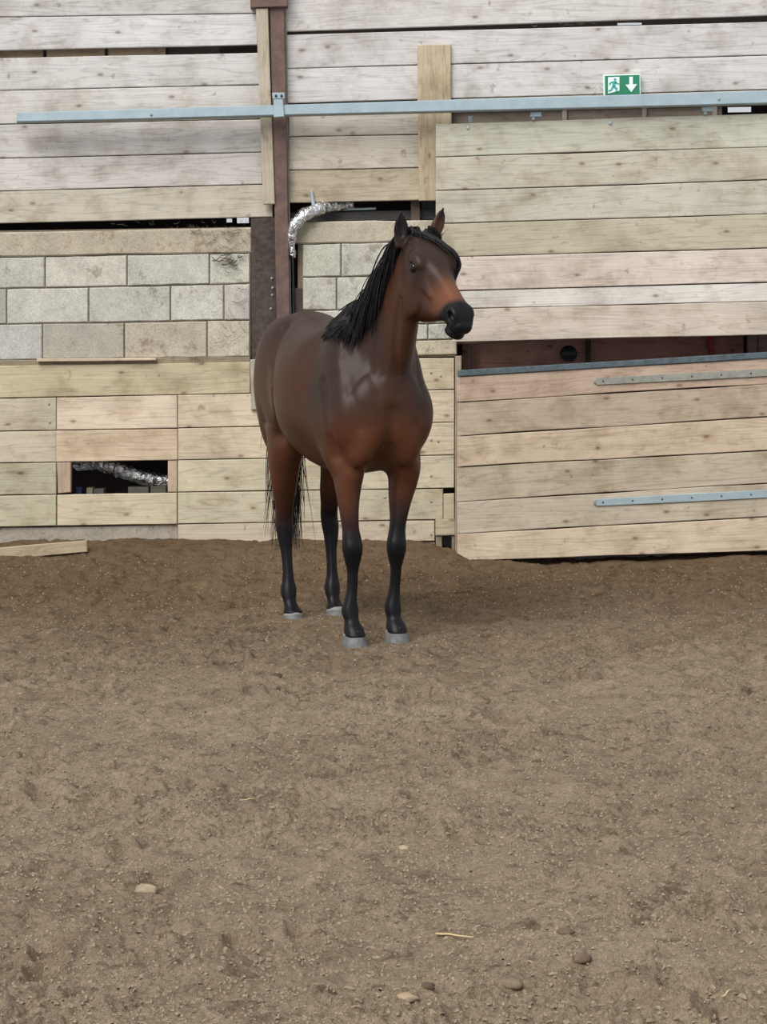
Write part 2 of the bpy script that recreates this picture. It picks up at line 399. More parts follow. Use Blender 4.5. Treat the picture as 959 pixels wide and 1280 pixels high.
# sliding door hung on the rail
dc = on_wall(750, 290, Y0 - .12)
door = empty('sliding_door', (dc[0], Y0 - .12, dc[2])); tag(door, 'wide sliding door of pale horizontal planks hanging behind the horse head', 'door')
ds = [line((545, 154.6), (959, 141)), line((545, 196.4), (959, 183.6)), line((545, 238.6), (959, 225)), line((545, 279.8), (959, 267.3)), line((545, 321.7), (959, 310)),
      line((560, 363.8), (959, 353)), line((560, 386.5), (959, 376.6)), line((560, 428), (959, 418.5))]
dt = [(194, 192, 174), (194, 187, 169), (196, 191, 174), (190, 182, 158), (214, 199, 188), (216, 211, 204), (206, 193, 178)]
for i, (a, b, t) in enumerate(zip(ds[:-1], ds[1:], dt)):
    row('plank', a, b, 545 if i < 4 else 566, XR, .12 + (.006 if i in (4, 6) else 0), t, parent=door, thick=.028, gap=.55, seg=8, jit=.002)
board('back_rail', [(570, 165), (590, 165), (590, 415), (570, 418)], .09, .04, MAT_WOOD, door, (150, 140, 124), vertical=True)
for x, y in ((670, 140), (885, 133)):
    hb = board('roller_hanger', [(x - 7, y), (x + 7, y - .4), (x + 7, y + 6), (x - 7, y + 6.4)], .15, .05, MAT_GALV, door, seg=1)
    board('roller_hanger', [(x - 5, y + 5), (x - 1, y + 5), (x - 1, y + 10), (x - 5, y + 10)], .14, .02, MAT_GALV, door, seg=1)
board('hanger_tab', [(585.5, 145), (591, 145), (591, 153), (585.5, 153)], .10, .01, MAT_GALV, door, seg=1)
for x in (585, 763):
    p = on_wall(x, 154 if x > 700 else 160, Y0 - .122) - np.array(door.location); bm = bmesh.new()
    bmesh.ops.create_uvsphere(bm, u_segments=8, v_segments=5, radius=.011, matrix=Matrix.Translation(p) @ Matrix.Diagonal((1, .5, 1, 1)))
    bm_ob('washer', bm, MAT_GALV, door)

# low gate in front of the door opening
gc = on_wall(765, 690, Y0 - .14)
gate = empty('low_gate', (gc[0], Y0 - .14, .03)); tag(gate, 'low plank gate capped by a blue grey steel tube, right of the horse', 'gate')
gs = [line((572, 470.5), (959, 447)), line((572, 503), (959, 480)), line((572, 545), (959, 521.5)), line((572, 584), (959, 563.6)),
      line((572, 627), (959, 604)), line((572, 667.5), (959, 646)), line((572, 702), (959, 688.5))]
gt = [(188, 164, 143), (186, 168, 145), (204, 184, 158), (190, 176, 153), (194, 182, 160), (212, 194, 168)]
for i, (a, b, t) in enumerate(zip(gs[:-1], gs[1:], gt)):
    row('plank', a, b, 571.5 + rng.uniform(-.6, .6), XR, .14, t, parent=gate, thick=.035, gap=.6, seg=10, jit=.003)
board('top_rail', [(572.5, 462.8), (XR, line((572.5, 462.8), (959, 440))(XR)), (XR, line((572.5, 471), (959, 448))(XR)), (572.5, 471)], .15, .06, MAT_BLUE, gate, cham=.005, seg=8)
for (a, b) in ((line((744, 472.5), (959, 461)), line((744, 481.5), (959, 470))), (line((744, 624), (959, 612)), line((744, 633), (959, 622)))):
    st = board('steel_strap', [(746, a(746)), (XR, a(XR)), (XR, b(XR)), (746, b(746))], .15, .008, MAT_FLAT if a(746) < 500 else MAT_GALV, gate, cham=.002, seg=4)
    board('strap_tip', [(742.5, a(744) + 2.5), (747, a(747) + .5), (747, b(747) - .5), (742.5, b(744) - 2.5)], .15, .008, MAT_FLAT, gate, cham=.002, seg=1)
    for x in range(754, 1180, 37):
        p = on_wall(x, (a(x) + b(x)) / 2, Y0 - .151) - np.array(gate.location); bm = bmesh.new()
        bmesh.ops.create_uvsphere(bm, u_segments=6, v_segments=4, radius=.006, matrix=Matrix.Translation(p) @ Matrix.Diagonal((1, .6, 1, 1)))
        bm_ob('screw', bm, MAT_STEELDK, gate)

# inside the opening above the gate
brown = (88, 62, 52)
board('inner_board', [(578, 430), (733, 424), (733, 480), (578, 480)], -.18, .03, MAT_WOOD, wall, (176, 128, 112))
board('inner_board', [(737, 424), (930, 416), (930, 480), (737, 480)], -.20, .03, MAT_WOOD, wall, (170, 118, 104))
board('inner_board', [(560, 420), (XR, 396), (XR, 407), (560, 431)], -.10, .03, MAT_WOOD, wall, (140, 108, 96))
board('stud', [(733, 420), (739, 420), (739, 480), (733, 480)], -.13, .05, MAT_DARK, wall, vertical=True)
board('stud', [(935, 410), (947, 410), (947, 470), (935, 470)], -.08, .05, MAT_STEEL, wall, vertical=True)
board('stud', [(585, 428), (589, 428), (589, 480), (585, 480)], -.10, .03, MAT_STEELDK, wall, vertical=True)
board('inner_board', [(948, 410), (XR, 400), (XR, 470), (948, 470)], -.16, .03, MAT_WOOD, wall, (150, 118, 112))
# round black knob on the inner board
kp = on_wall(710.5, 442, Y0 + .16)
bm = bmesh.new()
prof = [(0, 0), (.035, 0), (.049, -.012), (.052, -.03), (.040, -.045), (.020, -.05), (.016, -.06), (0, -.062)]
rings = []
for rr, yy in prof:
    rings.append([bm.verts.new((rr * math.cos(t * math.pi / 10), yy, rr * math.sin(t * math.pi / 10))) for t in range(20)])
for a, b in zip(rings[:-1], rings[1:]):
    for i in range(20): bm.faces.new((a[i], a[(i + 1) % 20], b[(i + 1) % 20], b[i]))
bmesh.ops.remove_doubles(bm, verts=bm.verts, dist=1e-5); bmesh.ops.recalc_face_normals(bm, faces=bm.faces)
k = bm_ob('round_knob', bm, MAT_BLACK, None, True); k.location = kp
tag(k, 'round black knob on the dark boards behind the gate', 'knob')

def tube(name, pts, rad, mat, parent=None, n=8, wob=0, seed=1):
    """round tube through pts; rad may vary along it"""
    rr = random.Random(seed); P = [np.array(p, float) for p in pts]; V = []; Fc = []
    for i, p in enumerate(P):
        t = P[min(i + 1, len(P) - 1)] - P[max(i - 1, 0)]; t /= np.linalg.norm(t)
        a = np.cross(t, (0, 1, .3)); a /= np.linalg.norm(a); b = np.cross(t, a)
        r_ = rad[i] if isinstance(rad, (list, tuple)) else rad
        for k in range(n):
            q = r_ * (1 + rr.uniform(-wob, wob)); an = 2 * math.pi * k / n
            V.append(p + a * q * math.cos(an) + b * q * math.sin(an))
    for i in range(len(P) - 1):
        for k in range(n): Fc.append((i * n + k, i * n + (k + 1) % n, (i + 1) * n + (k + 1) % n, (i + 1) * n + k))
    Fc.append(tuple(range(n - 1, -1, -1))); Fc.append(tuple((len(P) - 1) * n + k for k in range(n)))
    o = mesh_ob(name, V, Fc, mat, None, True)
    if parent is not None: o.parent = parent; o.location = -parent.location
    return o
def spline(P, m=6):
    P = [np.array(p, float) for p in P]; P = [2 * P[0] - P[1]] + P + [2 * P[-1] - P[-2]]; out = []
    for i in range(1, len(P) - 2):
        for j in range(m):
            t = j / m; a, b, c, d = P[i - 1:i + 3]
            out.append(.5 * (2 * b + (c - a) * t + (2 * a - 5 * b + 4 * c - d) * t * t + (3 * b - a - 3 * c + d) * t ** 3))
    return out + [P[-2]]
tag(tube('red_cord', spline([on_wall(889 + math.sin(y), y, Y0 + .17) for y in (419, 426, 433, 441, 450, 462)]), .017, MAT_RED, n=6, wob=.3),
    'red cord hanging in the dark opening above the gate', 'cord')
# foil wrapped duct in the lower opening
dp = spline([on_wall(95, 578, Y0 + .30), on_wall(122, 579, Y0 + .24), on_wall(150, 586, Y0 + .2), on_wall(178, 596, Y0 + .18), on_wall(207, 601, Y0 + .18), on_wall(240, 604, Y0 + .22)], 7)
duct = empty('foil_duct', tuple(dp[0])); tag(duct, 'foil wrapped duct inside the low opening in the plank wall', 'duct')
tube('sleeve', dp, [.052 + .003 * math.sin(i * .9) for i in range(len(dp))], MAT_FOIL, duct, 16, .05, 3)
for i in (13, 24): tube('band', [dp[i], dp[i + 1]], .058, MAT_FOIL, duct, 14, .03, i)
for i, (x0, x1, c, y) in enumerate(((94, 102, (60, 66, 110), 609), (108, 116, (150, 144, 124), 610), (117, 130, (98, 94, 86), 611), (160, 186, (104, 102, 88), 609), (188, 208, (112, 108, 96), 608))):
    board('floor_slat', [(x0, y), (x1, y), (x1, 622), (x0, 622)], -.12, .12, MAT_WOOD, wall, c, seg=1)
# foil wrapped pipe bending behind the column
fp = spline([on_wall(366, 322, Y0 - .03), on_wall(364.5, 302, Y0 - .05), on_wall(367, 284, Y0 - .07), on_wall(379, 270, Y0 - .06), on_wall(396, 262, Y0 - .02), on_wall(415, 257, Y0 + .06), on_wall(440, 254, Y0 + .15)], 8)
pipe = empty('foil_pipe', tuple(fp[0])); tag(pipe, 'crumpled foil wrapped pipe bending beside the steel column', 'pipe')
nfp = len(fp)
tube('sleeve', fp, [.018 + .020 * min(1, i / 20) + .003 * math.sin(i * .8) for i in range(nfp)], MAT_FOIL, pipe, 14, .13, 8)
board('hanger_strap', [(387.5, 239), (391.5, 238.5), (394.5, 260), (390, 261)], .012, .01, MAT_GALV, pipe, seg=2, vertical=True)
tag(tube('black_cable', spline([on_wall(363.5, 300, Y0 - .03), on_wall(366, 325, Y0 - .03), on_wall(366.5, 350, Y0 - .02), on_wall(367, 392, Y0 - .02), on_wall(367, 440, Y0 - .02)]), .008, MAT_BLACK, n=6),
    'black cable hanging down the block wall beside the column', 'cable')

# emergency exit sign
sc = on_wall(778, 106.3, Y0 - .03)
s0 = NT('sign_green'); s0.col(lin((34, 128, 92))); s0.set(Roughness=.45); MAT_SGREEN = s0.m
s0 = NT('sign_white'); s0.col(lin((232, 244, 240))); s0.set(Roughness=.45); MAT_SWHITE = s0.m
s0 = NT('sign_cyan'); s0.col(lin((64, 170, 160))); s0.set(Roughness=.45); MAT_SCYAN = s0.m
sign = empty('exit_sign', tuple(sc)); tag(sign, 'green and white emergency exit sign with a running figure and down arrow', 'sign')
board('housing', [(754.5, 93.3), (800.8, 92), (801.2, 118.8), (755, 120.2)], .05, .05, MAT_SWHITE, sign, cham=.003, seg=1)
board('green_panel', [(756.2, 94.8), (799.4, 93.4), (799.8, 117.4), (756.6, 118.8)], .053, .004, MAT_SGREEN, sign, cham=.0005, seg=1, jit=0)
board('white_doorway', [(760.3, 96.6), (774.5, 96), (774.5, 113.5), (760.3, 117)], .056, .003, MAT_SWHITE, sign, cham=.0005, seg=1, jit=0)
def flat(name, polys, off, mat):
    V = []; Fc = []
    for pl in polys:
        n0 = len(V); n = len(pl)
        fr = [on_wall(x, y, Y0 - off) - sc for x, y in pl]; V += fr + [p + np.array([0, .003, 0]) for p in fr]
        Fc.append(tuple(range(n0, n0 + n))); Fc += [(n0 + i, n0 + n + i, n0 + n + (i + 1) % n, n0 + (i + 1) % n) for i in range(n)]
    o = mesh_ob(name, V, Fc, mat); o.parent = sign; return o
flat('down_arrow', [[(786.8, 96), (791.2, 95.8), (791.3, 105.4), (796.6, 105.2), (789.4, 115.2), (782, 105.8), (786.9, 105.6)]], .057, MAT_SWHITE)
hd = [(769 + 1.7 * math.cos(a * math.pi / 5), 99.3 + 1.7 * math.sin(a * math.pi / 5)) for a in range(10)]
flat('running_figure', [hd, [(765, 101.6), (769.5, 101.2), (770.6, 103.2), (769, 108.2), (765.4, 108.4), (766, 104.6)],
                        [(769.4, 101.6), (774.2, 104.4), (773.4, 105.8), (769, 103.6)], [(765.2, 101.8), (761.6, 103.6), (761.4, 106.4), (762.6, 106.6), (763, 104.6), (766, 103.4)],
                        [(766.6, 107.4), (769.2, 107.6), (772.2, 110.2), (771.2, 115), (769.6, 115), (770, 111.4), (766.8, 109.6)],
                        [(765.4, 107.6), (767.2, 109), (764.6, 113.6), (760.8, 114.4), (760.6, 112.8), (763.4, 111.8)]], .059, MAT_SCYAN)
# cobwebs and dust beards on the joints
wrg = random.Random(5); V = []; Fc = []
def web(p, q, sag, r=.0016):
    P = [np.array(p) * (1 - t) + np.array(q) * t + np.array([0, -.004, -sag * 4 * t * (1 - t)]) for t in (0, .25, .5, .75, 1)]
    for a, b in zip(P[:-1], P[1:]):
        n0 = len(V)
        for c in (a, b):
            for k in range(3): V.append(c + np.array([0, r * math.cos(2.1 * k), r * math.sin(2.1 * k)]))
        for k in range(3): Fc.append((n0 + k, n0 + (k + 1) % 3, n0 + 3 + (k + 1) % 3, n0 + 3 + k))
def webs(n, xr, yr, lx, ly, sag, Yd, r=.0016):
    for _ in range(n):
        x, y = wrg.uniform(*xr), wrg.uniform(*yr)
        web(on_wall(x, y, Yd), on_wall(x + wrg.uniform(-lx, lx), y + wrg.uniform(-ly * .3, ly), Yd), wrg.uniform(0, sag), r * wrg.uniform(.5, 1.3))
webs(70, (270, 315), (283, 440), 14, 14, .03, Y0 - .012)
webs(40, (228, 315), (282, 300), 18, 10, .04, Y0 - .012)
webs(30, (100, 330), (272, 284), 10, 6, .02, Y0 + .02)
webs(14, (270, 300), (316, 326), 22, 8, .03, Y0 - .014, .004)
webs(25, (425, 440), (300, 345), 3, 16, .01, Y0 - .008)
webs(16, (534, 560), (404, 444), 6, 14, .01, Y0 - .008)
webs(30, (318, 345), (274, 330), 12, 14, .03, Y0 - .008)
webs(40, (660, 930), (22, 40), 12, 6, .02, Y0 + .01)
webs(14, (735, 765), (98, 120), 14, 10, .01, Y0 - .006)
cw = mesh_ob('cobweb', V, Fc, MAT_WEB); tag(cw, 'dusty cobweb strands clinging to the joints of the wall', 'cobweb', kind='stuff')

# ---------------------------------------------------------------- the sand floor
nr = np.random.RandomState(3)
TBL = nr.rand(256, 256).astype(np.float32)
def vnoise(x, y):
    xi = np.floor(x).astype(int); yi = np.floor(y).astype(int); fx = x - xi; fy = y - yi
    fx = fx * fx * (3 - 2 * fx); fy = fy * fy * (3 - 2 * fy)
    a, b = TBL[xi & 255, yi & 255], TBL[(xi + 1) & 255, yi & 255]
    c, d = TBL[xi & 255, (yi + 1) & 255], TBL[(xi + 1) & 255, (yi + 1) & 255]
    return (a + (b - a) * fx) * (1 - fy) + (c + (d - c) * fx) * fy - .5
PRINTS = []
_g = random.Random(11)
for _ in range(520): PRINTS.append((_g.uniform(-3.2, 3.2), _g.uniform(4.2, 13.6), _g.uniform(.045, .085), _g.uniform(.006, .018), _g.uniform(0, 3.14)))
for px, py, r_, d_ in ((165, 1190, .085, .018), (60, 1200, .05, .018), (300, 1180, .05, .012), (630, 905, .08, .03), (340, 857, .06, .03), (640, 925, .09, .025), (110, 1008, .06, .02), (880, 1155, .08, .03), (530, 1005, .07, .025), (860, 1245, .1, .03)):
    p = on_ground(px, py); PRINTS.append((p[0], p[1], r_, d_, _g.uniform(0, 3.14)))
def ground_z(x, y):
    x = np.asarray(x, np.float64); y = np.asarray(y, np.float64)
    wx = x + .05 * vnoise(x * 9, y * 9); wy = y + .05 * vnoise(x * 9 + 40, y * 9 + 11)
    z = .030 * vnoise(wx * 1.9 + 5, wy * 1.9) + .036 * vnoise(wx * 5.1, wy * 5.1 + 9) 
    rg = np.abs(vnoise(wx * 11 + 3, wy * 11)); z = z + .030 * (.25 - rg)
    patch = np.clip(vnoise(wx * 2.7 + 60, wy * 2.7 + 8) * 2.0 + .75, .35, 1.2)
    z = z + patch * (.024 * vnoise(wx * 19, wy * 19 + 3) + .020 * np.abs(vnoise(wx * 34 + 7, wy * 34)) + .020 * (.3 - np.abs(vnoise(wx * 55, wy * 55))) + .014 * vnoise(x * 98, y * 98 + 5))
    for (cx, cy, r_, d_, an) in PRINTS:
        m = (np.abs(x - cx) < 3 * r_) & (np.abs(y - cy) < 3 * r_)
        if not m.any(): continue
        dx, dy = x[m] - cx, y[m] - cy
        u_, v_ = dx * math.cos(an) + dy * math.sin(an), -dx * math.sin(an) + dy * math.cos(an)
        q = np.sqrt((u_ / r_) ** 2 + (v_ / (r_ * .8)) ** 2)
        z[m] += d_ * (-1.25 * np.exp(-(q / .8) ** 4) + .75 * np.exp(-((q - 1.25) / .33) ** 2) * (1 + .6 * np.sign(u_) * np.minimum(1, np.abs(u_) / r_)))
    # sand banked up against the wall
    hw = np.interp(x, [-4, -2.3, -.6, .2, .42, .52, 1.0, 1.6, 2.4, 4], [.235, .212, .19, .17, .125, .065, .035, .045, .05, .055])
    hw = hw + .02 * vnoise(x * 4, y * 0 + 3)
    s = np.clip((y - 12.9) / 1.05, 0, 1); z = z * (1 - .3 * s) + hw * s * s * (3 - 2 * s)
    return z
ncol, nrow = 760, 1080
tv = np.linspace(-.31, .31, ncol); yv = 4.1 * (14.2 / 4.1) ** (np.linspace(0, 1, nrow))
GX = (tv[None, :] * (yv[:, None] + .6)); GY = np.repeat(yv[:, None], ncol, 1)
GZ = ground_z(GX.ravel(), GY.ravel())
# level the sand where hooves stand
HOOF_PX = {'RF': (444, 808), 'LF': (497, 804), 'RH': (367, 777), 'LH': (421, 772)}
gx, gy = GX.ravel(), GY.ravel()
for k_, (px, py) in HOOF_PX.items():
    p = on_ground(px, py); dd = np.hypot(gx - p[0], gy - p[1] + .05); w_ = np.exp(-(dd / .18) ** 4)
    GZ = GZ * (1 - w_) + w_ * (.002 if k_[1] == 'F' else .018)
idx = np.arange(nrow * ncol).reshape(nrow, ncol)
Q = np.stack([idx[:-1, :-1], idx[:-1, 1:], idx[1:, 1:], idx[1:, :-1]], -1).reshape(-1, 4)
def np_mesh(name, V, Q, mat, smooth=True):
    me = bpy.data.meshes.new(name); V = np.asarray(V, np.float32); Q = np.asarray(Q, np.int32); k = Q.shape[1]
    me.vertices.add(len(V)); me.vertices.foreach_set('co', V.ravel())
    me.loops.add(Q.size); me.loops.foreach_set('vertex_index', Q.ravel())
    me.polygons.add(len(Q)); me.polygons.foreach_set('loop_start', np.arange(0, Q.size, k, dtype=np.int32))
    me.update(calc_edges=True)
    me.polygons.foreach_set('use_smooth', np.full(len(Q), smooth))
    me.materials.append(mat)
    o = bpy.data.objects.new(name, me); COL.objects.link(o); return o
def sand_material():
    s = NT('riding_sand'); v = s.coord('Object', shift=False)
    big = s.ramp(s.noise(v, .55, 3, .5), [(.35, (.325, .250, .172)), (.65, (.395, .310, .217))])
    med = s.ramp(s.noise(v, 4.5, 6, .7, .8), [(.28, (.62, .58, .54)), (.52, (1, 1, 1)), (.75, (1.13, 1.13, 1.12))])
    fine = s.noise(v, 95, 5, .8)
    fr = s.ramp(fine, [(.33, .52), (.52, 1.0), (.70, 1.36)])
    mid = s.ramp(s.noise(v, 13, 6, .72, 1.0), [(.36, (.46, .43, .40)), (.46, (.90, .89, .88)), (.62, (1.0, 1.0, 1.0)), (.70, (1.2, 1.2, 1.2))])  # moist and dry clumps; dark patches also paint in the shade of hollows
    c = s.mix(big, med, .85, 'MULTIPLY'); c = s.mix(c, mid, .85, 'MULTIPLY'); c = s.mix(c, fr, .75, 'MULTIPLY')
    f2 = s.ramp(s.noise(v, 290, 2, .6), [(.34, .66), (.5, 1.0), (.68, 1.3)]); c = s.mix(c, f2, .7, 'MULTIPLY')
    # moist, trodden band along the wall; weaker light there is painted in too
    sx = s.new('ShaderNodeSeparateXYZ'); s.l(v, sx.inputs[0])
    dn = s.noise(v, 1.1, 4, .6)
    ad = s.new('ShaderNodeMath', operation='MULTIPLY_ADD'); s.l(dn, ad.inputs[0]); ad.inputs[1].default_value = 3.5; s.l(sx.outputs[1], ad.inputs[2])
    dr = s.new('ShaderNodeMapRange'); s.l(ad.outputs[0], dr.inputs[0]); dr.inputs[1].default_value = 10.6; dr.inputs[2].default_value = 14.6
    damp_and_dim = s.ramp(dr.outputs[0], [(0, (1, 1, 1)), (1, (.53, .46, .39))])
    c = s.mix(c, damp_and_dim, 1, 'MULTIPLY')
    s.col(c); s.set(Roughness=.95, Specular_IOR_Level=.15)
    s.bump(s.mix(fine, s.noise(v, 300, 3, .7), .5), .9, .016)
    return s.m
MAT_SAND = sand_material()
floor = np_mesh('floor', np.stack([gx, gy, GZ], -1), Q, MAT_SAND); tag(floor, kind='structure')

# wood chips and crumbs mixed through the sand
cr = np.random.RandomState(9); N = 26000
cy_ = 4.3 * (13.6 / 4.3) ** cr.rand(N); cx_ = (cr.rand(N) - .5) * .5 * cy_
cz_ = ground_z(cx_, cy_)
for k_, (px, py) in HOOF_PX.items():
    p = on_ground(px, py); dd = np.hypot(cx_ - p[0], cy_ - p[1] + .05); w_ = np.exp(-(dd / .18) ** 4); cz_ = cz_ * (1 - w_) + w_ * (.002 if k_[1] == 'F' else .018)
ln = cr.uniform(.0025, .0065, N) * (1 + (cr.rand(N) > .96) * 1.0); wd = cr.uniform(.002, .005, N); th = cr.uniform(.0012, .004, N)
an = cr.uniform(0, 6.28, N); ti = cr.normal(0, .35, N)
base = np.array([(-1, -1, -.6), (1, -.7, -.6), (.8, 1, -.6), (-.9, .8, -.6), (-.5, -.5, 1), (.7, -.3, 1), (.4, .6, 1), (-.6, .4, 1)])
V = base[None] * np.stack([ln, wd, th], -1)[:, None] * (1 + cr.uniform(-.3, .3, (N, 8, 3)))
ca, sa = np.cos(an)[:, None], np.sin(an)[:, None]; ct, st_ = np.cos(ti)[:, None], np.sin(ti)[:, None]
x1, y1, z1 = V[..., 0] * ct - V[..., 2] * st_, V[..., 1], V[..., 0] * st_ + V[..., 2] * ct
V = np.stack([x1 * ca - y1 * sa + cx_[:, None], x1 * sa + y1 * ca + cy_[:, None], z1 + cz_[:, None] + .001], -1).reshape(-1, 3)
q0 = np.array([(4, 5, 6, 7), (0, 1, 5, 4), (1, 2, 6, 5), (2, 3, 7, 6), (3, 0, 4, 7)])
Qc = (q0[None] + (np.arange(N) * 8)[:, None, None]).reshape(-1, 4)
s0 = NT('chips_and_crumbs'); v0 = s0.coord('Object', shift=False)
wn = s0.noise(v0, 60, 1, .5)
s0.col(s0.ramp(wn, [(.30, (.18, .137, .095)), (.45, (.28, .215, .148)), (.70, (.35, .275, .193)), (.9, (.40, .32, .23))])); s0.set(Roughness=.95)
chips = np_mesh('sand_crumbs', V, Qc, s0.m, False); tag(chips, 'loose wood chips and crumbs mixed through the sand floor', 'crumbs', kind='stuff')

# ---------------------------------------------------------------- the horse
# local frame: x forward, y to the horse's left, z up; origin on the sand under its middle
HA = math.radians(17.8)
HD = np.array([math.sin(HA), -math.cos(HA), 0]); HL = np.array([math.cos(HA), math.sin(HA), 0]); HO = np.array([-0.20, 11.14, 0])
VOX = .0062
LO = np.array([-.98, -.42, -.02]); HI = np.array([1.34, .50, 2.10])
NN = np.ceil((HI - LO) / VOX).astype(int)
FLD = np.full(NN, 1.0, np.float32)
AX = [LO[i] + VOX * np.arange(NN[i], dtype=np.float32) for i in range(3)]
def box(lo, hi):
    s = []
    for i in range(3):
        a = int(max(0, math.floor((lo[i] - LO[i]) / VOX))); b = int(min(NN[i], math.ceil((hi[i] - LO[i]) / VOX) + 1)); s.append(slice(a, b))
    return tuple(s)
def grid(s): return AX[0][s[0]][:, None, None], AX[1][s[1]][None, :, None], AX[2][s[2]][None, None, :]
def smin(a, b, k):
    if k <= 0: return np.minimum(a, b)
    h = np.maximum(k - np.abs(a - b), 0) / k
    return np.minimum(a, b) - h * h * h * k / 6
def smooth_interp(t, xs, ys):
    """monotone-ish cubic through stations"""
    xs = np.asarray(xs, float); ys = np.asarray(ys, float)
    d = np.gradient(ys, xs); i = np.clip(np.searchsorted(xs, t) - 1, 0, len(xs) - 2)
    h = xs[i + 1] - xs[i]; u = np.clip((t - xs[i]) / h, 0, 1)
    return ((2 * u**3 - 3 * u**2 + 1) * ys[i] + (u**3 - 2 * u**2 + u) * h * d[i] + (-2 * u**3 + 3 * u**2) * ys[i + 1] + (u**3 - u**2) * h * d[i + 1]).astype(np.float32)
def frame(e, a):
    e = np.array(e, float); e /= np.linalg.norm(e); a = np.array(a, float); a -= e * (a @ e); a /= np.linalg.norm(a)
    return e, a, np.cross(e, a)
def loft(o, e, a, st, k=.03, cap=.05, n=2.0, cut=False):
    """blend in a solid whose sections are stacked along axis e from point o.
    station: (s, centre along a, centre along b, radius toward +a, toward -a, toward +-b [, taper])"""
    e, a, b = frame(e, a); o = np.array(o, float); st = [tuple(q) + (0,) * (7 - len(q)) for q in st]
    S = np.array(st, float); pts = []
    for q in st:
        for da in (q[3], -q[4]):
            for db in (q[5], -q[5]):
                for ds in (-cap, cap): pts.append(o + e * (q[0] + ds) + a * (q[1] + da * 1.15) + b * (q[2] + db * 1.3))
    pts = np.array(pts); pad = k + .02
    s = box(pts.min(0) - pad, pts.max(0) + pad); X, Y, Z = grid(s)
    f32 = np.float32
    X = X - f32(o[0]); Y = Y - f32(o[1]); Z = Z - f32(o[2])
    t = X * f32(e[0]) + Y * f32(e[1]) + Z * f32(e[2])
    u = X * f32(a[0]) + Y * f32(a[1]) + Z * f32(a[2])
    v = X * f32(b[0]) + Y * f32(b[1]) + Z * f32(b[2])
    tt = np.linspace(S[0, 0], S[-1, 0], 400); 
    L_ = [smooth_interp(tt, S[:, 0], S[:, j]) for j in range(1, 7)]
    tc = np.clip(t, S[0, 0], S[-1, 0]); ii = ((tc - f32(S[0, 0])) * f32(399 / (S[-1, 0] - S[0, 0])))
    i0 = np.minimum(ii.astype(np.int32), 398); w = ii - i0
    def look(j): return L_[j][i0] * (1 - w) + L_[j][i0 + 1] * w
    u = u - look(0); v = v - look(1); ra = np.where(u > 0, look(2), look(3)); rb = look(4)
    q = np.clip(u / ra, -1.3, 1.3); rbt = rb * (1 + look(5) * q)
    p = np.abs(t - tc) / f32(cap)
    g = (np.abs(u / ra) ** n + np.abs(v / rbt) ** n) ** f32(1 / n)
    g = np.sqrt(g * g + p * p)
    R = np.minimum(ra, rb)
    d = ((g - 1) * R).astype(np.float32)
    if cut: FLD[s] = -smin(-FLD[s], d, k)
    else: FLD[s] = smin(FLD[s], d, k)
def ell(c, r, k=.03, e=(1, 0, 0), a=(0, 0, 1), cut=False):
    e, a, b = frame(e, a); c = np.array(c, float); R = max(r) * 1.1 + k + .01
    s = box(c - R, c + R); X, Y, Z = grid(s); f = np.float32
    X = X - f(c[0]); Y = Y - f(c[1]); Z = Z - f(c[2])
    t = (X * f(e[0]) + Y * f(e[1]) + Z * f(e[2])); u = (X * f(a[0]) + Y * f(a[1]) + Z * f(a[2])); v = (X * f(b[0]) + Y * f(b[1]) + Z * f(b[2]))
    g0 = np.sqrt((t / f(r[0])) ** 2 + (u / f(r[1])) ** 2 + (v / f(r[2])) ** 2)
    g1 = np.sqrt((t / f(r[0]**2)) ** 2 + (u / f(r[1]**2)) ** 2 + (v / f(r[2]**2)) ** 2) + f(1e-6)
    d = (g0 * (g0 - 1) / g1).astype(np.float32)
    if cut: FLD[s] = -smin(-FLD[s], d, k)
    else: FLD[s] = smin(FLD[s], d, k)
def KP(px, py, x):
    """photograph pixel -> point on the horse's cross plane x"""
    d = ray(px, py); t = ((HO - CPOS) @ HD + x) / (d @ HD); P = CPOS + d * t - HO
    return np.array([P @ HD, P @ HL, P[2]])

# trunk: (x, -, lateral centre, top radius, bottom radius, half width, taper)
def T(x, top, bot, hw, cy=0., tp=0., split=.5):
    mid = bot + (top - bot) * split
    return (x, mid, -cy, top - mid, mid - bot, hw, tp)
loft((0, 0, 0), (1, 0, 0), (0, 0, 1), [
    T(-.80, 1.40, 1.02, .13, -.02, -.1), T(-.72, 1.475, .95, .195, -.02, -.12), T(-.62, 1.545, .92, .235, -.02, -.15), T(-.50, 1.578, .92, .250, -.015, -.12),
    T(-.36, 1.560, .90, .260, -.01, -.05), T(-.20, 1.530, .845, .295, .0, .0), T(-.02, 1.515, .805, .315, .0, .02), T(.14, 1.520, .79, .300, .0, .0),
    T(.28, 1.545, .795, .262, .01, -.15), T(.40, 1.525, .81, .245, .015, -.2), T(.50, 1.45, .84, .235, .02, -.15), T(.58, 1.36, .89, .215, .025, -.1), T(.65, 1.28, .95, .18, .025, 0)],
    k=.05, cap=.075, n=2.15)
# neck
loft((.40, .0, 1.22), (.43, .135, .62), (-.78, 0, .62), [
    (.0, .0, -.0, .30, .29, .165), (.14, .0, -.014, .255, .255, .146), (.30, .005, -.016, .210, .222, .118), (.46, .010, -.010, .160, .190, .090), (.58, .005, .0, .125, .165, .072), (.70, -.01, .0, .10, .13, .066)],
    k=.09, cap=.06)
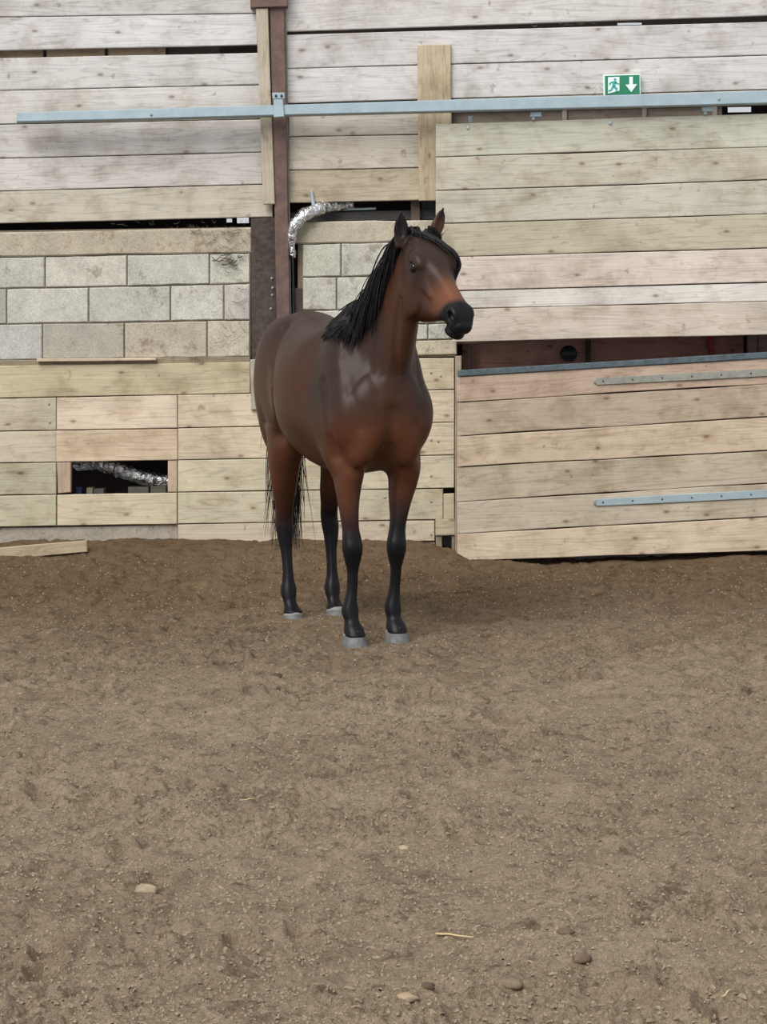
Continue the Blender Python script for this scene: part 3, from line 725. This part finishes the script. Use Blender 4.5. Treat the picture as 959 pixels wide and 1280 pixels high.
# quarters and thighs
for sgn in (-1, 1):
    y = -.015 + sgn * .115
    ell((-.55, y, 1.27), (.24, .27, .135), .10, (1, 0, .25), (0, 0, 1))
    ell((-.66, y - .0, 1.10), (.155, .27, .105), .08, (1, 0, -.15), (.1, 0, 1))
    ell((-.40, -.015 + sgn * .135, 1.06), (.13, .24, .095), .09, (1, 0, 0), (-.30, 0, 1))      # stifle
    # shoulder blade, upper arm and breast
    ell((.44, .015 + sgn * .150, 1.20), (.15, .27, .080), .12, (1, 0, 0), (-.42, 0, 1))
    ell((.56, .02 + sgn * .165, 1.08), (.115, .145, .088), .07, (1, 0, 0), (-.2, 0, 1))
    ell((.575, .025 + sgn * .088, 1.0), (.110, .165, .080), .10, (1, 0, .1), (.05, -sgn * .22, 1))
    ell((.42, .015 + sgn * .14, .93), (.13, .15, .085), .06, (1, 0, 0), (0, 0, 1))            # elbow
ell((.30, 0, 1.50), (.16, .075, .045), .10)                                                    # withers

def leg(pts, k=.03, cap=.02):
    """stations from the sand upward: (z, x, y, radius forward, radius back, radius sideways)"""
    loft((0, 0, 0), (0, 0, 1), (1, 0, 0), [(z, x, y, rf, rk, rs) for z, x, y, rf, rk, rs in pts], k=k, cap=cap, n=2.1)
# front legs (y measured outward along the horse's left)
leg([(.050, .530, -.112, .056, .050, .050), (.085, .519, -.114, .048, .046, .045), (.118, .504, -.118, .035, .038, .034), (.150, .493, -.121, .038, .047, .039), (.175, .49, -.121, .037, .046, .0385), (.205, .49, -.118, .032, .040, .031),
     (.25, .49, -.110, .026, .038, .0255), (.31, .49, -.105, .0255, .036, .025), (.355, .492, -.104, .027, .036, .027), (.395, .496, -.105, .035, .040, .037), (.435, .501, -.106, .044, .044, .046), (.468, .502, -.107, .046, .045, .0485), (.505, .497, -.108, .043, .043, .045),
     (.545, .49, -.110, .044, .045, .040), (.60, .485, -.113, .050, .052, .042), (.67, .48, -.115, .059, .062, .049), (.74, .47, -.113, .078, .076, .060), (.81, .46, -.108, .105, .095, .070), (.90, .45, -.115, .10, .11, .075), (1.0, .46, -.125, .11, .12, .075)], k=.045)
leg([(.050, .480, .112, .056, .050, .050), (.085, .469, .110, .048, .046, .045), (.118, .454, .107, .035, .038, .034), (.150, .445, .106, .038, .047, .039), (.175, .442, .107, .037, .046, .0385), (.205, .442, .110, .032, .040, .031),
     (.25, .445, .116, .026, .038, .0255), (.31, .450, .121, .0255, .036, .025), (.355, .455, .122, .027, .036, .027), (.395, .461, .121, .035, .040, .037), (.435, .467, .121, .044, .044, .0455), (.468, .469, .121, .046, .045, .047), (.505, .466, .124, .043, .043, .042),
     (.545, .462, .130, .044, .045, .038), (.60, .458, .139, .050, .052, .042), (.67, .452, .150, .059, .062, .054), (.74, .446, .164, .078, .076, .066), (.81, .448, .172, .105, .095, .072), (.90, .45, .166, .10, .11, .078), (1.0, .46, .15, .11, .12, .075)], k=.045)
# hind legs: cannon upright under the hock, gaskin slanting forward to the stifle
for nm, ys, dx in (('R', [-.121, -.126, -.130, -.131, -.129, -.128, -.127, -.128, -.130, -.131, -.134, -.138, -.148, -.158, -.160, -.150], 0.),
                   ('L', [.121, .118, .116, .116, .118, .121, .123, .126, .129, .127, .121, .117, .116, .118, .120, .118], -.045)):
    zs = [.05, .075, .10, .135, .165, .20, .27, .36, .42, .475, .525, .58, .66, .76, .88, 1.0]
    xs = [-.508, -.522, -.537, -.553, -.56, -.565, -.575, -.59, -.60, -.605, -.598, -.575, -.535, -.495, -.46, -.47]
    rf = [.055, .040, .034, .040, .040, .034, .029, .031, .040, .047, .044, .048, .066, .098, .135, .16]
    rk = [.050, .038, .036, .047, .047, .040, .036, .040, .047, .058, .070, .060, .068, .085, .125, .16]
    rs = [.050, .036, .033, .039, .0395, .032, .0265, .030, .038, .044, .043, .045, .058, .072, .085, .095]
    leg([(z, x + dx * (1 if z < .7 else .5), -(-y), f_, b_, s_) for z, x, y, f_, b_, s_ in zip(zs, xs, ys, rf, rk, rs)], k=.045)
    ell((-.655 + dx, ys[9], .545), (.022, .035, .022), .03, (1, 0, 0), (-.25, 0, 1))            # point of the hock

# head
PO = KP(524, 287, .80); 
HU = np.array([.750, .120, -.650]); HU /= np.linalg.norm(HU)
HV = np.array([-.156, .988, 0]); HV /= np.linalg.norm(HV)
HWn = np.cross(HV, HU); HWn *= np.sign(HWn[2]); HWn /= np.linalg.norm(HWn)
def HP(u, w, v): return PO + HU * u + HWn * w + HV * v
def HS(u, dors, vent, hw, tp=0., split=.45):
    c = dors * (1 - split) + vent * split
    return (u, c, 0, dors - c, c - vent, hw, tp)
loft(PO, HU, HWn, [HS(-.02, -.035, -.13, .052), HS(.02, -.008, -.18, .070, .05), HS(.07, .010, -.245, .084, .15), HS(.13, .021, -.292, .097, .25), HS(.19, .024, -.318, .103, .28), HS(.24, .019, -.322, .098, .24),
    HS(.29, .010, -.302, .076, .10), HS(.35, .003, -.255, .064, .0), HS(.41, .0, -.200, .056, -.05), HS(.46, -.003, -.160, .053, -.08), HS(.51, -.008, -.136, .055, -.03), HS(.55, -.018, -.138, .056, 0), HS(.58, -.034, -.132, .052, 0), HS(.595, -.052, -.118, .044, 0)],
    k=.022, cap=.022, n=2.35)
for sg in (-1, 1):
    ell(HP(.195, -.020, sg * .084), (.055, .030, .027), .03, HU, HWn)                 # brow
    ell(HP(.205, -.195, sg * .064), (.110, .112, .025), .035, HU, HWn)                # cheek
    ell(HP(.285, -.075, sg * .064), (.085, .014, .012), .05, HU + HWn * -.12, HWn)    # facial crest
    ell(HP(.535, -.050, sg * .041), (.042, .034, .022), .025, HU, HWn)                # nostril wing
ell(HP(.550, -.140, 0), (.048, .028, .042), .02, HU, HWn)                            # lower lip
ell(HP(.525, -.160, 0), (.034, .022, .032), .02, HU, HWn)                            # chin
for sg in (-1, 1):
    ell(HP(.553, -.052, sg * .052), (.026, .017, .018), .008, HU - HWn * .5, HWn + HU * .5, cut=True)
    ell(HP(.205, -.024, sg * .099), (.034, .008, .015), .012, HU, HWn)
    ell(HP(.215, -.045, sg * .119), (.026, .019, .022), .008, HU, HWn, cut=True)       # eye socket
ell(HP(.583, -.116, 0), (.048, .004, .075), .006, HU, HWn, cut=True)                # mouth line
# ears
EARS = {}
for nm, base, tip in (('R', KP(502, 300, .80), KP(501, 264.5, .815)), ('L', KP(544, 293, .755), KP(553.5, 260.5, .755))):
    ax = tip - base; ln_ = np.linalg.norm(ax); ax /= ln_
    face = np.array([.95, .35 if nm == 'L' else -.15, 0.]); 
    EARS[nm] = (base, tip, face)
    loft(base, ax, face, [(-.03, -.01, 0, .026, .026, .030), (.02, -.004, 0, .022, .020, .033), (ln_ * .4, 0, 0, .018, .018, .0335), (ln_ * .65, .002, 0, .014, .014, .027), (ln_ * .87, .003, 0, .010, .010, .014), (ln_ * .97, .004, 0, .007, .007, .006)], k=.025, cap=.01)
    fe = np.array(face) / np.linalg.norm(face)
    loft(base + fe * .020, ax, face, [(.02, 0, 0, .012, .012, .014), (ln_ * .4, 0, 0, .017, .017, .021), (ln_ * .65, -.004, 0, .013, .013, .015), (ln_ * .85, -.008, 0, .008, .008, .006)], k=.006, cap=.012, cut=True)
# creases: jugular furrow, breast furrow, behind the elbow
def crease(P, depth, width):
    """press a soft groove along the polyline P"""
    P = np.array(P, float); pad = 2.6 * width; s = box(P.min(0) - pad, P.max(0) + pad); X, Y, Z = grid(s); f = np.float32; d2 = None
    for a, b in zip(P[:-1], P[1:]):
        e = b - a; t = ((X - f(a[0])) * f(e[0]) + (Y - f(a[1])) * f(e[1]) + (Z - f(a[2])) * f(e[2])) / f(e @ e); t = np.clip(t, 0, 1)
        q = (X - f(a[0]) - t * f(e[0])) ** 2 + (Y - f(a[1]) - t * f(e[1])) ** 2 + (Z - f(a[2]) - t * f(e[2])) ** 2
        d2 = q if d2 is None else np.minimum(d2, q)
    g = np.exp(-d2 / f(width ** 2)) - f(math.exp(-6.76))
    FLD[s] += f(depth) * np.maximum(g, 0)
def on_surface(px, py, x0=1.3, x1=-.9):
    """first point of the body met by the line of sight through a pixel, in local coordinates"""
    a, b = KP(px, py, x0), KP(px, py, x1); q = a + (b - a) * np.linspace(0, 1, 600)[:, None]; i = np.argmax(sample(q) < 0); return q[i]
def sample(P):
    """field value at local points"""
    g = (np.asarray(P) - LO) / VOX; g = np.clip(g, 0, np.array(NN) - 1.001); i = g.astype(int); w = g - i; r = 0
    for a in (0, 1):
        for b in (0, 1):
            for c in (0, 1):
                r = r + FLD[i[:, 0] + a, i[:, 1] + b, i[:, 2] + c] * (w[:, 0] if a else 1 - w[:, 0]) * (w[:, 1] if b else 1 - w[:, 1]) * (w[:, 2] if c else 1 - w[:, 2])
    return r
def both(px, depth, width):                      # the right side as the photograph shows it, mirrored to the left
    P = [on_surface(*q) for q in px]; crease(P, depth, width)
    crease([q * np.array([1, -1, 1]) + np.array([0, .04, 0]) for q in P], depth, width)
crease([(.735, .027, 1.10), (.725, .025, 1.02), (.68, .025, .94), (.60, .025, .86)], .038, .028)
both([(354, 410), (346, 428), (341, 450), (340, 480), (342, 512), (350, 545)], .026, .034)          # flank in front of the thigh
both([(403, 478), (406, 505), (411, 540), (419, 570)], .020, .030)                                  # rear edge of the shoulder
both([(467, 415), (463, 440), (464, 468), (473, 492)], .006, .024)                                  # neck meets shoulder
both([(430, 450), (436, 480), (446, 510), (452, 535)], .005, .024)                                  # shoulder blade
both([(500, 375), (496, 405), (494, 440), (497, 470)], .010, .016)                                  # jugular furrow

def surface_nets():
    f = FLD; ins = f < 0
    c = ins[:-1, :-1, :-1].astype(np.int8)
    for dx, dy, dz in ((1,0,0),(0,1,0),(0,0,1),(1,1,0),(1,0,1),(0,1,1),(1,1,1)):
        c += ins[dx:ins.shape[0] - 1 + dx, dy:ins.shape[1] - 1 + dy, dz:ins.shape[2] - 1 + dz]
    act = np.argwhere((c > 0) & (c < 8)); vid = np.full(c.shape, -1, np.int32); vid[act[:, 0], act[:, 1], act[:, 2]] = np.arange(len(act))
    acc = np.zeros((len(act), 3)); cnt = np.zeros(len(act))
    co = [(i, j, k) for i in (0, 1) for j in (0, 1) for k in (0, 1)]
    for a in co:
        for ax in range(3):
            if a[ax]: continue
            b = list(a); b[ax] = 1
            fa = f[act[:, 0] + a[0], act[:, 1] + a[1], act[:, 2] + a[2]]; fb = f[act[:, 0] + b[0], act[:, 1] + b[1], act[:, 2] + b[2]]
            m = (fa < 0) != (fb < 0); t = np.where(m, fa / np.where(m, fa - fb, 1), 0)
            p = np.repeat(np.array(a, float)[None], len(act), 0); p[:, ax] += t
            acc[m] += p[m]; cnt[m] += 1
    V = LO + (act + acc / cnt[:, None]) * VOX
    Qs = []
    for ax in range(3):
        o1, o2 = (ax + 1) % 3, (ax + 2) % 3
        sl0 = [slice(1, -1)] * 3; sl0[ax] = slice(0, f.shape[ax] - 1); sl1 = list(sl0); sl1[ax] = slice(1, f.shape[ax])
        A_, B_ = ins[tuple(sl0)], ins[tuple(sl1)]; e = np.argwhere(A_ != B_); flip = A_[e[:, 0], e[:, 1], e[:, 2]]
        e = e + 1; e[:, ax] -= 1
        q = []
        for d1, d2 in ((-1, -1), (0, -1), (0, 0), (-1, 0)):
            g = e.copy(); g[:, o1] += d1; g[:, o2] += d2; q.append(vid[g[:, 0], g[:, 1], g[:, 2]])
        q = np.stack(q, 1); q[~flip] = q[~flip][:, ::-1]; Qs.append(q)
    return V, np.concatenate(Qs)
HVt, HQ = surface_nets()
# light smoothing
E_ = np.concatenate([HQ[:, [0, 1]], HQ[:, [1, 2]], HQ[:, [2, 3]], HQ[:, [3, 0]]])
def relax(V, lam):
    s = np.zeros_like(V); n = np.zeros(len(V))
    for j in range(3): s[:, j] = np.bincount(E_[:, 0], V[E_[:, 1], j], len(V)) + np.bincount(E_[:, 1], V[E_[:, 0], j], len(V))
    n = np.bincount(E_[:, 0], minlength=len(V)) + np.bincount(E_[:, 1], minlength=len(V))
    return V + lam * (s / n[:, None] - V)
for _ in range(3): HVt = relax(HVt, .5); HVt = relax(HVt, -.45)
GRD = None
def sample(P):
    """field value at local points"""
    g = (np.asarray(P) - LO) / VOX; g = np.clip(g, 0, np.array(NN) - 1.001); i = g.astype(int); w = g - i; r = 0
    for a in (0, 1):
        for b in (0, 1):
            for c in (0, 1):
                r = r + FLD[i[:, 0] + a, i[:, 1] + b, i[:, 2] + c] * (w[:, 0] if a else 1 - w[:, 0]) * (w[:, 1] if b else 1 - w[:, 1]) * (w[:, 2] if c else 1 - w[:, 2])
    return r
def gradient(P, h=.012):
    G = np.stack([sample(P + np.eye(3)[j] * h) - sample(P - np.eye(3)[j] * h) for j in range(3)], 1)
    return G / (np.linalg.norm(G, axis=1, keepdims=True) + 1e-9)

# coat colours, painted per vertex where the coat itself changes
def sst(a, b, x): t = np.clip((x - a) / (b - a), 0, 1); return t * t * (3 - 2 * t)
x, y, z = HVt.T
BAY = np.array(lin((70, 43, 30))); DARK = np.array(lin((47, 36, 31))); RED = np.array(lin((100, 61, 41))); BLK = np.array(lin((20, 20, 24)))
col = np.repeat(BAY[None], len(HVt), 0)
def blend(c, w): 
    global col
    col = col * (1 - w[:, None]) + np.array(c)[None] * w[:, None]
wob = .03 * vnoise(x * 9 + 3, z * 9) + .02 * vnoise(y * 21, z * 17 + 4)
blend(DARK, .75 * sst(1.18, 1.5, z + wob) * sst(.75, .3, x))                      # darker along the topline
blend(DARK, .80 * sst(.22, .42, x) * sst(.76, .66, x) * sst(.98, 1.15, z + wob) * sst(1.75, 1.5, z))   # smoky shoulder
blend(RED, .45 * sst(1.05, .8, z + wob) * sst(.5, .75, z)); blend(RED, .62 * sst(.40, .62, x) * sst(1.16, .96, z + wob * 2) * sst(.7, .85, z))                      # redder elbow, thigh and belly line; breast lifted further in place of front light
hu, hw_, hv_ = ((HVt - PO) @ HU), ((HVt - PO) @ HWn), ((HVt - PO) @ HV)
onh = sst(-.35, -.31, hw_) * sst(-.04, .02, hu) * (np.abs(hv_) < .14) * (x > .74)
blend(DARK, .85 * onh * sst(.40, .26, hu + wob) * sst(-.15, -.05, hw_))                  # dark forehead
blend(lin((112, 70, 50)), .85 * onh * sst(.30, .44, hu + wob) * sst(-.20, -.10, hw_))            # red nose
blend(BLK, onh * sst(.455, .50, hu - .35 * (hw_ + .06) + wob * .4))               # black muzzle
blend(BLK, onh * .8 * sst(.035, .018, np.hypot(hu - .215, (hw_ + .045) * 1.2)) * (np.abs(hv_) > .06))
lm = (z < .80)
fr_ = x > -.1
tops = np.where(fr_, np.where(y > .02, .60, .55), np.where(y > 0, .56, .49))
blend(BLK, lm * sst(tops + .13, tops - .06, z + wob * 1.2))                       # black legs
for nm in EARS:
    b_, t_, f_ = EARS[nm]; ax = (t_ - b_); L1 = np.linalg.norm(ax); ax = ax / L1
    s_ = (HVt - b_) @ ax; rad_ = np.linalg.norm(HVt - b_ - s_[:, None] * ax, axis=1)
    on = (s_ > .0) & (rad_ < .06); fe = f_ / np.linalg.norm(f_)
    blend(BLK, on * (sst(L1 * .45, L1 * .85, s_) * .9 if nm == 'L' else sst(-.01, .04, s_) * .88))
nos = np.zeros(len(HVt))
for sg in (-1, 1):
    d_ = np.linalg.norm(HVt - HP(.552, -.050, sg * .047), axis=1); nos = np.maximum(nos, sst(.027, .016, d_))
blend((.004, .004, .004), nos)
# dock and inside of the hindquarters
coat = NT('bay_coat')
at = coat.new('ShaderNodeAttribute', attribute_name='coat'); v0 = coat.coord('Object', shift=False)
n0 = coat.ramp(coat.noise(v0, 6, 4, .6), [(.3, .84), (.7, 1.12)]); n1 = coat.ramp(coat.noise(v0, 170, 2, .6), [(.3, .85), (.7, 1.1)])
coat.col(coat.mix(coat.mix(at.outputs['Color'], n0, 1, 'MULTIPLY'), n1, .6, 'MULTIPLY'))
coat.set(Roughness=.40, Specular_IOR_Level=.20)
coat.bump(coat.noise(v0, 210, 2, .6), .12, .002)
horse = np_mesh('horse', HVt, HQ, coat.m)
ca_ = horse.data.color_attributes.new('coat', 'FLOAT_COLOR', 'POINT')
ca_.data.foreach_set('color', np.concatenate([col, np.ones((len(col), 1))], 1).astype(np.float32).ravel())
mh = Matrix.Identity(4)
for i in range(3): mh[i][0], mh[i][1], mh[i][2], mh[i][3] = HD[i], HL[i], (0, 0, 1)[i], HO[i]
horse.matrix_world = mh
tag(horse, 'bay horse with black mane and legs standing alert on the sand', 'horse')
def child(o): o.parent = horse; return o

# hooves
hm = NT('dusty_hoof'); vv = hm.coord('Object', shift=False)
hm.col(hm.ramp(hm.noise(vv, 30, 4, .6), [(.3, lin((84, 84, 82))), (.65, lin((112, 115, 116)))])); hm.set(Roughness=.6)
hr = NT('pale_coronet'); hr.col(lin((136, 133, 126))); hr.set(Roughness=.7)
def hoof(cx, cy, z0, h, w, label=None):
    bm = bmesh.new(); rings = []
    for f_, s_, dx_ in ((0, 1.02, .004), (.12, 1.0, .002), (.5, .93, -.008), (.84, .855, -.014), (.96, .82, -.016), (1.0, .72, -.017)):
        rg = []
        for i in range(28):
            a = 2 * math.pi * i / 28; c_, s__ = math.cos(a), math.sin(a)
            rx = .076 if c_ > 0 else .058
            rg.append(bm.verts.new((cx + dx_ + rx * c_ * s_ * w / .066, cy + .066 * s__ * s_ * w / .066, z0 + h * f_ * (1 - .34 * (1 - c_) / 2))))
        rings.append(rg)
    for a, b in zip(rings[:-1], rings[1:]):
        for i in range(28): bm.faces.new((a[i], a[(i + 1) % 28], b[(i + 1) % 28], b[i]))
    bm.faces.new(rings[-1]); bm.faces.new(rings[0][::-1])
    o = child(bm_ob('hoof', bm, hm.m, None, True)); o.data.materials.append(hr.m)
    for p in o.data.polygons:
        if p.center.z > z0 + h * .80 * (1 - .34 * (1 - (p.center.x - cx) / .07) / 2): p.material_index = 1
    return o
hoof(.532, -.112, -.014, .092, .061); hoof(.482, .112, -.014, .092, .061)
hoof(-.497, -.121, -.028, .082, .060); hoof(-.540, .121, -.028, .090, .060)

# eyes
em = NT('dark_eye'); em.col((.010, .006, .005)); em.set(Roughness=.05, Specular_IOR_Level=.35)
for sg in (-1, 1):
    bm = bmesh.new(); bmesh.ops.create_uvsphere(bm, u_segments=24, v_segments=16, radius=.0235)
    o = child(bm_ob('eye', bm, em.m, None, True)); o.location = HP(.217, -.046, sg * .0975)
    # lids
    lid = []; 
    for wsg in (1, -1):
        for i in range(13):
            t = math.pi * i / 12; r_ = .0245
            lid.append(HP(.183 - r_ * math.cos(t) * 1.05, -.045 + wsg * .0135 * math.sin(t), sg * (.0835 + .0195 * math.sin(t) ** .7 - .003)))

# hair: tapering three sided strands in one mesh per part
def strands(name, paths, r0, mat, label=None, taper=.25, flat=1.0):
    P = np.asarray(paths); n, m, _ = P.shape
    t = np.empty_like(P); t[:, 1:-1] = P[:, 2:] - P[:, :-2]; t[:, 0] = P[:, 1] - P[:, 0]; t[:, -1] = P[:, -1] - P[:, -2]
    t /= np.linalg.norm(t, axis=2, keepdims=True) + 1e-9
    a = np.cross(t, np.array([.31, .77, .55])); a /= np.linalg.norm(a, axis=2, keepdims=True) + 1e-9; b = np.cross(t, a)
    rr = np.asarray(r0).reshape(-1, 1) * (np.interp(np.linspace(0, 1, m), [0, .15, .6, 1], [.8, 1, .85, taper]))[None]
    V = np.stack([P + rr[..., None] * (a * math.cos(2.094 * k) + b * math.sin(2.094 * k)) for k in range(3)], 2).reshape(-1, 3)
    i = np.arange(n)[:, None, None] * (m * 3) + np.arange(m - 1)[None, :, None] * 3
    k = np.arange(3)[None, None]; k2 = (k + 1) % 3
    Qh = np.stack([i + k, i + k2, i + k2 + 3, i + k + 3], -1).reshape(-1, 4)
    o = child(np_mesh(name, V, Qh, mat)); 
    if label: o['label'] = label
    return o
hairm = NT('black_hair'); vv = hairm.coord('Object', shift=False)
hairm.col(hairm.ramp(hairm.noise(vv, 45, 2, .5), [(.3, (.006, .006, .007)), (.7, (.016, .014, .014))])); hairm.set(Roughness=.38, Specular_IOR_Level=.18)
hr_ = np.random.RandomState(4)
def drape(R, D0, length, bias, lift, steps=12, grav=(0, 0, -1), hug=0.):
    """strands from roots R: start along D0, then hang, staying just outside the body"""
    n = len(R); P = R.copy(); D = D0.copy(); out = [P.copy()]; h = (length / (steps - 1))[:, None]
    for s_ in range(steps - 1):
        D = D * .62 + .38 * (np.array(grav)[None] + bias); D /= np.linalg.norm(D, axis=1, keepdims=True)
        P = P + D * h
        for _ in range(2):
            f_ = sample(P); g_ = gradient(P); need = (np.maximum(lift - f_, 0) - hug * np.clip(f_ - lift, 0, .05))[:, None]; P = P + g_ * need
        out.append(P.copy()); D = out[-1] - out[-2]; D /= np.linalg.norm(D, axis=1, keepdims=True) + 1e-9
    return np.stack(out, 1)
# crest line from poll to withers, found on the body surface
def crest_pts(t):
    a = np.array([[.79, .135, 1.915], [.70, .10, 1.87], [.60, .06, 1.78], [.50, .025, 1.68], [.40, .005, 1.59], [.40, -.01, 1.575]])
    P = np.stack([smooth_interp(t, np.linspace(0, 1, 6), a[:, j]) for j in range(3)], 1).astype(float)
    dirv = np.array([-.60, 0, .80])
    for _ in range(14): P = P - dirv * np.clip(sample(P), -.03, .03)[:, None]
    return P
n = 4200; tq = np.sort(hr_.rand(n)); R = crest_pts(tq) + np.stack([hr_.normal(0, .008, n), hr_.normal(0, .014, n), np.zeros(n)], 1)
D0 = np.stack([-.35 + hr_.normal(0, .25, n), -.75 + hr_.normal(0, .2, n), .08 + hr_.normal(0, .14, n)], 1); D0 /= np.linalg.norm(D0, axis=1, keepdims=True)
ln_ = np.interp(tq, [0, .1, .3, .6, .85, 1], [.20, .30, .37, .33, .20, .10]) * hr_.uniform(.6, 1.1, n)
bias = np.stack([-.22 + hr_.normal(0, .12, n), -.10 + hr_.normal(0, .1, n), np.zeros(n)], 1)
strands('mane', drape(R, D0, ln_, bias, hr_.uniform(.003, .022, n)), hr_.uniform(.0022, .0042, n), hairm.m, 'black mane falling on its right side')
# forelock swept to the horse's left
n = 700; R = np.stack([HP(hr_.uniform(-.02, .035), .012, hr_.uniform(-.034, .036)) for _ in range(n)]); R = R - gradient(R) * sample(R)[:, None]
D0 = np.repeat((HU * .55 + HV * .75 + HWn * .2)[None], n, 0) + hr_.normal(0, .16, (n, 3)); D0 /= np.linalg.norm(D0, axis=1, keepdims=True)
bias = np.repeat((HV * .55 + HU * .5)[None], n, 0) + hr_.normal(0, .12, (n, 3))
strands('forelock', drape(R, D0, hr_.uniform(.14, .33, n), bias, hr_.uniform(.003, .012, n), grav=(.15, 0.1, -.55), hug=.8), hr_.uniform(.0018, .0034, n), hairm.m, 'black forelock swept across the forehead')
# tail
n = 1100; R = np.stack([np.full(n, -.80) + hr_.normal(0, .012, n), -.02 + hr_.normal(0, .022, n), 1.36 + hr_.normal(0, .03, n)], 1)
m = 12; tt = np.linspace(0, 1, m)
tipx = hr_.normal(-.87, .035, n); tipy = -.045 + hr_.normal(0, .042, n); tipz = np.where(hr_.rand(n) > .6, hr_.uniform(.33, .60, n), hr_.uniform(.55, .95, n))
P = np.zeros((n, m, 3))
P[..., 0] = R[:, 0, None] + (-.10 * np.sin(np.minimum(tt * 3.2, 1.57)))[None] + (tipx - R[:, 0] + .10)[:, None] * tt[None] ** 1.4
P[..., 1] = R[:, 1, None] + (tipy - R[:, 1])[:, None] * tt[None] ** .8 + .012 * np.sin(tt[None] * 5 + hr_.uniform(0, 6, n)[:, None])
P[..., 2] = R[:, 2, None] + (tipz - R[:, 2])[:, None] * tt[None] ** 1.15
strands('tail', P, hr_.uniform(.002, .004, n), hairm.m, 'long black tail hanging behind the hind legs', taper=.2)
# whiskers under the chin
n = 26; R = np.stack([HP(hr_.uniform(.46, .57), -.14, hr_.uniform(-.035, .03)) for _ in range(n)]); R = R - gradient(R) * (sample(R) + .002)[:, None]
D0 = np.repeat((HWn * -.8 + np.array([0, -.1, -.3]))[None], n, 0) + hr_.normal(0, .35, (n, 3)); D0 /= np.linalg.norm(D0, axis=1, keepdims=True)
L3 = hr_.uniform(.025, .06, n)
strands('whiskers', np.stack([R + D0 * (L3 * q)[:, None] + np.array([0, 0, -.012]) * q * q for q in (0, .33, .66, 1)], 1), np.full(n, .0008), hairm.m)

# ---------------------------------------------------------------- things lying on the sand
def gz(x, y): return float(ground_z(np.array([x]), np.array([y]))[0])
def pebble(px, py, w, h, d, c, label, seed, name='stone', cat='stone', grp=None):
    p = on_ground(px, py); z = gz(p[0], p[1]); p = on_ground(px, py, z); z = gz(p[0], p[1])
    bm = bmesh.new(); bmesh.ops.create_icosphere(bm, subdivisions=3, radius=1); rr = np.random.RandomState(seed); o3 = rr.uniform(0, 50, 3)
    for v in bm.verts:
        n = 1 + .5 * float(vnoise(np.array([v.co.x * 1.7 + o3[0]]), np.array([v.co.y * 1.7 + v.co.z * 1.3 + o3[1]]))[0])
        v.co = (v.co.x * w * n, v.co.y * d * n, max(v.co.z, -.45) * h * n)
    m = plain('stone_%d' % seed, lin(c), .9, var=.2, scale=30, bump=.4)
    m.name = name + '_surface'
    o = bm_ob(name, bm, m, None, True); o.location = (p[0], p[1], z + h * .3); o.rotation_euler = (0, 0, rr.uniform(-.6, .6))
    return tag(o, label, cat, grp)
pebble(182, 1112, .031, .015, .022, (168, 150, 126), 'pale domed stone half buried in the sand at lower left', 1)
pebble(508, 1249, .027, .012, .020, (168, 146, 120), 'flat pale stone at the bottom edge near the middle', 2)
pebble(535, 1238, .018, .010, .015, (96, 80, 64), 'small dark clod just right of the flat pale stone', 3, 'clod', 'clod')
pebble(708, 1173, .022, .010, .014, (112, 94, 76), 'dark flat clod lying alone right of the straw stalk', 4, 'clod', 'clod')
pebble(342, 857, .040, .016, .026, (92, 74, 60), 'dark flat clod on the sand before the front hooves', 5, 'clod', 'clod')
pebble(505, 1054, .016, .010, .014, (172, 152, 126), 'small light stone on open sand left of centre bottom', 6)
pebble(728, 1210, .022, .016, .013, (118, 100, 82), 'upright dark clod at lower right on the sand', 7, 'clod', 'clod')
pebble(890, 1140, .016, .014, .014, (160, 140, 116), 'small round stone near the right edge of the sand', 8)
pebble(635, 1232, .03, .014, .02, (128, 112, 92), 'broad tan clod near the bottom right of centre', 9, 'clod', 'clod')
def straw(a, b, r, label, seed):
    pa, pb = on_ground(*a), on_ground(*b); pts = []
    for t in np.linspace(0, 1, 7):
        q = pa * (1 - t) + pb * t; q[2] = max(gz(q[0], q[1]), 0) + .006 + .006 * math.sin(3 * t); pts.append(q)
    zz = np.linspace(pts[0][2], pts[-1][2], 7)
    for i, q in enumerate(pts): q[2] = max(zz[i], q[2] - .006)
    o = tube('straw_stalk', pts, [r * (1 - .5 * i / 6) for i in range(7)], plain('dry_straw', lin((206, 186, 142)), .7), n=6, wob=.1, seed=seed)
    return tag(o, label, 'straw')
straw((545, 1170), (592, 1175), .0035, 'long thin pale straw stalk lying on the sand', 1)
straw((899, 1252), (915, 1246), .004, 'short white straw bit near the bottom right corner', 2)
straw((300, 1003), (318, 1001), .003, 'tiny pale straw bit on the sand left of centre', 3)
# half buried board by the left wall
bd = board('buried_board', [(-60, 690), (108.5, 675.5), (109, 690), (-60, 706)], .42, .03, MAT_WOOD, None, (186, 166, 138), seg=5)
tag(bd, 'narrow wooden board half buried in sand by the left wall', 'board')
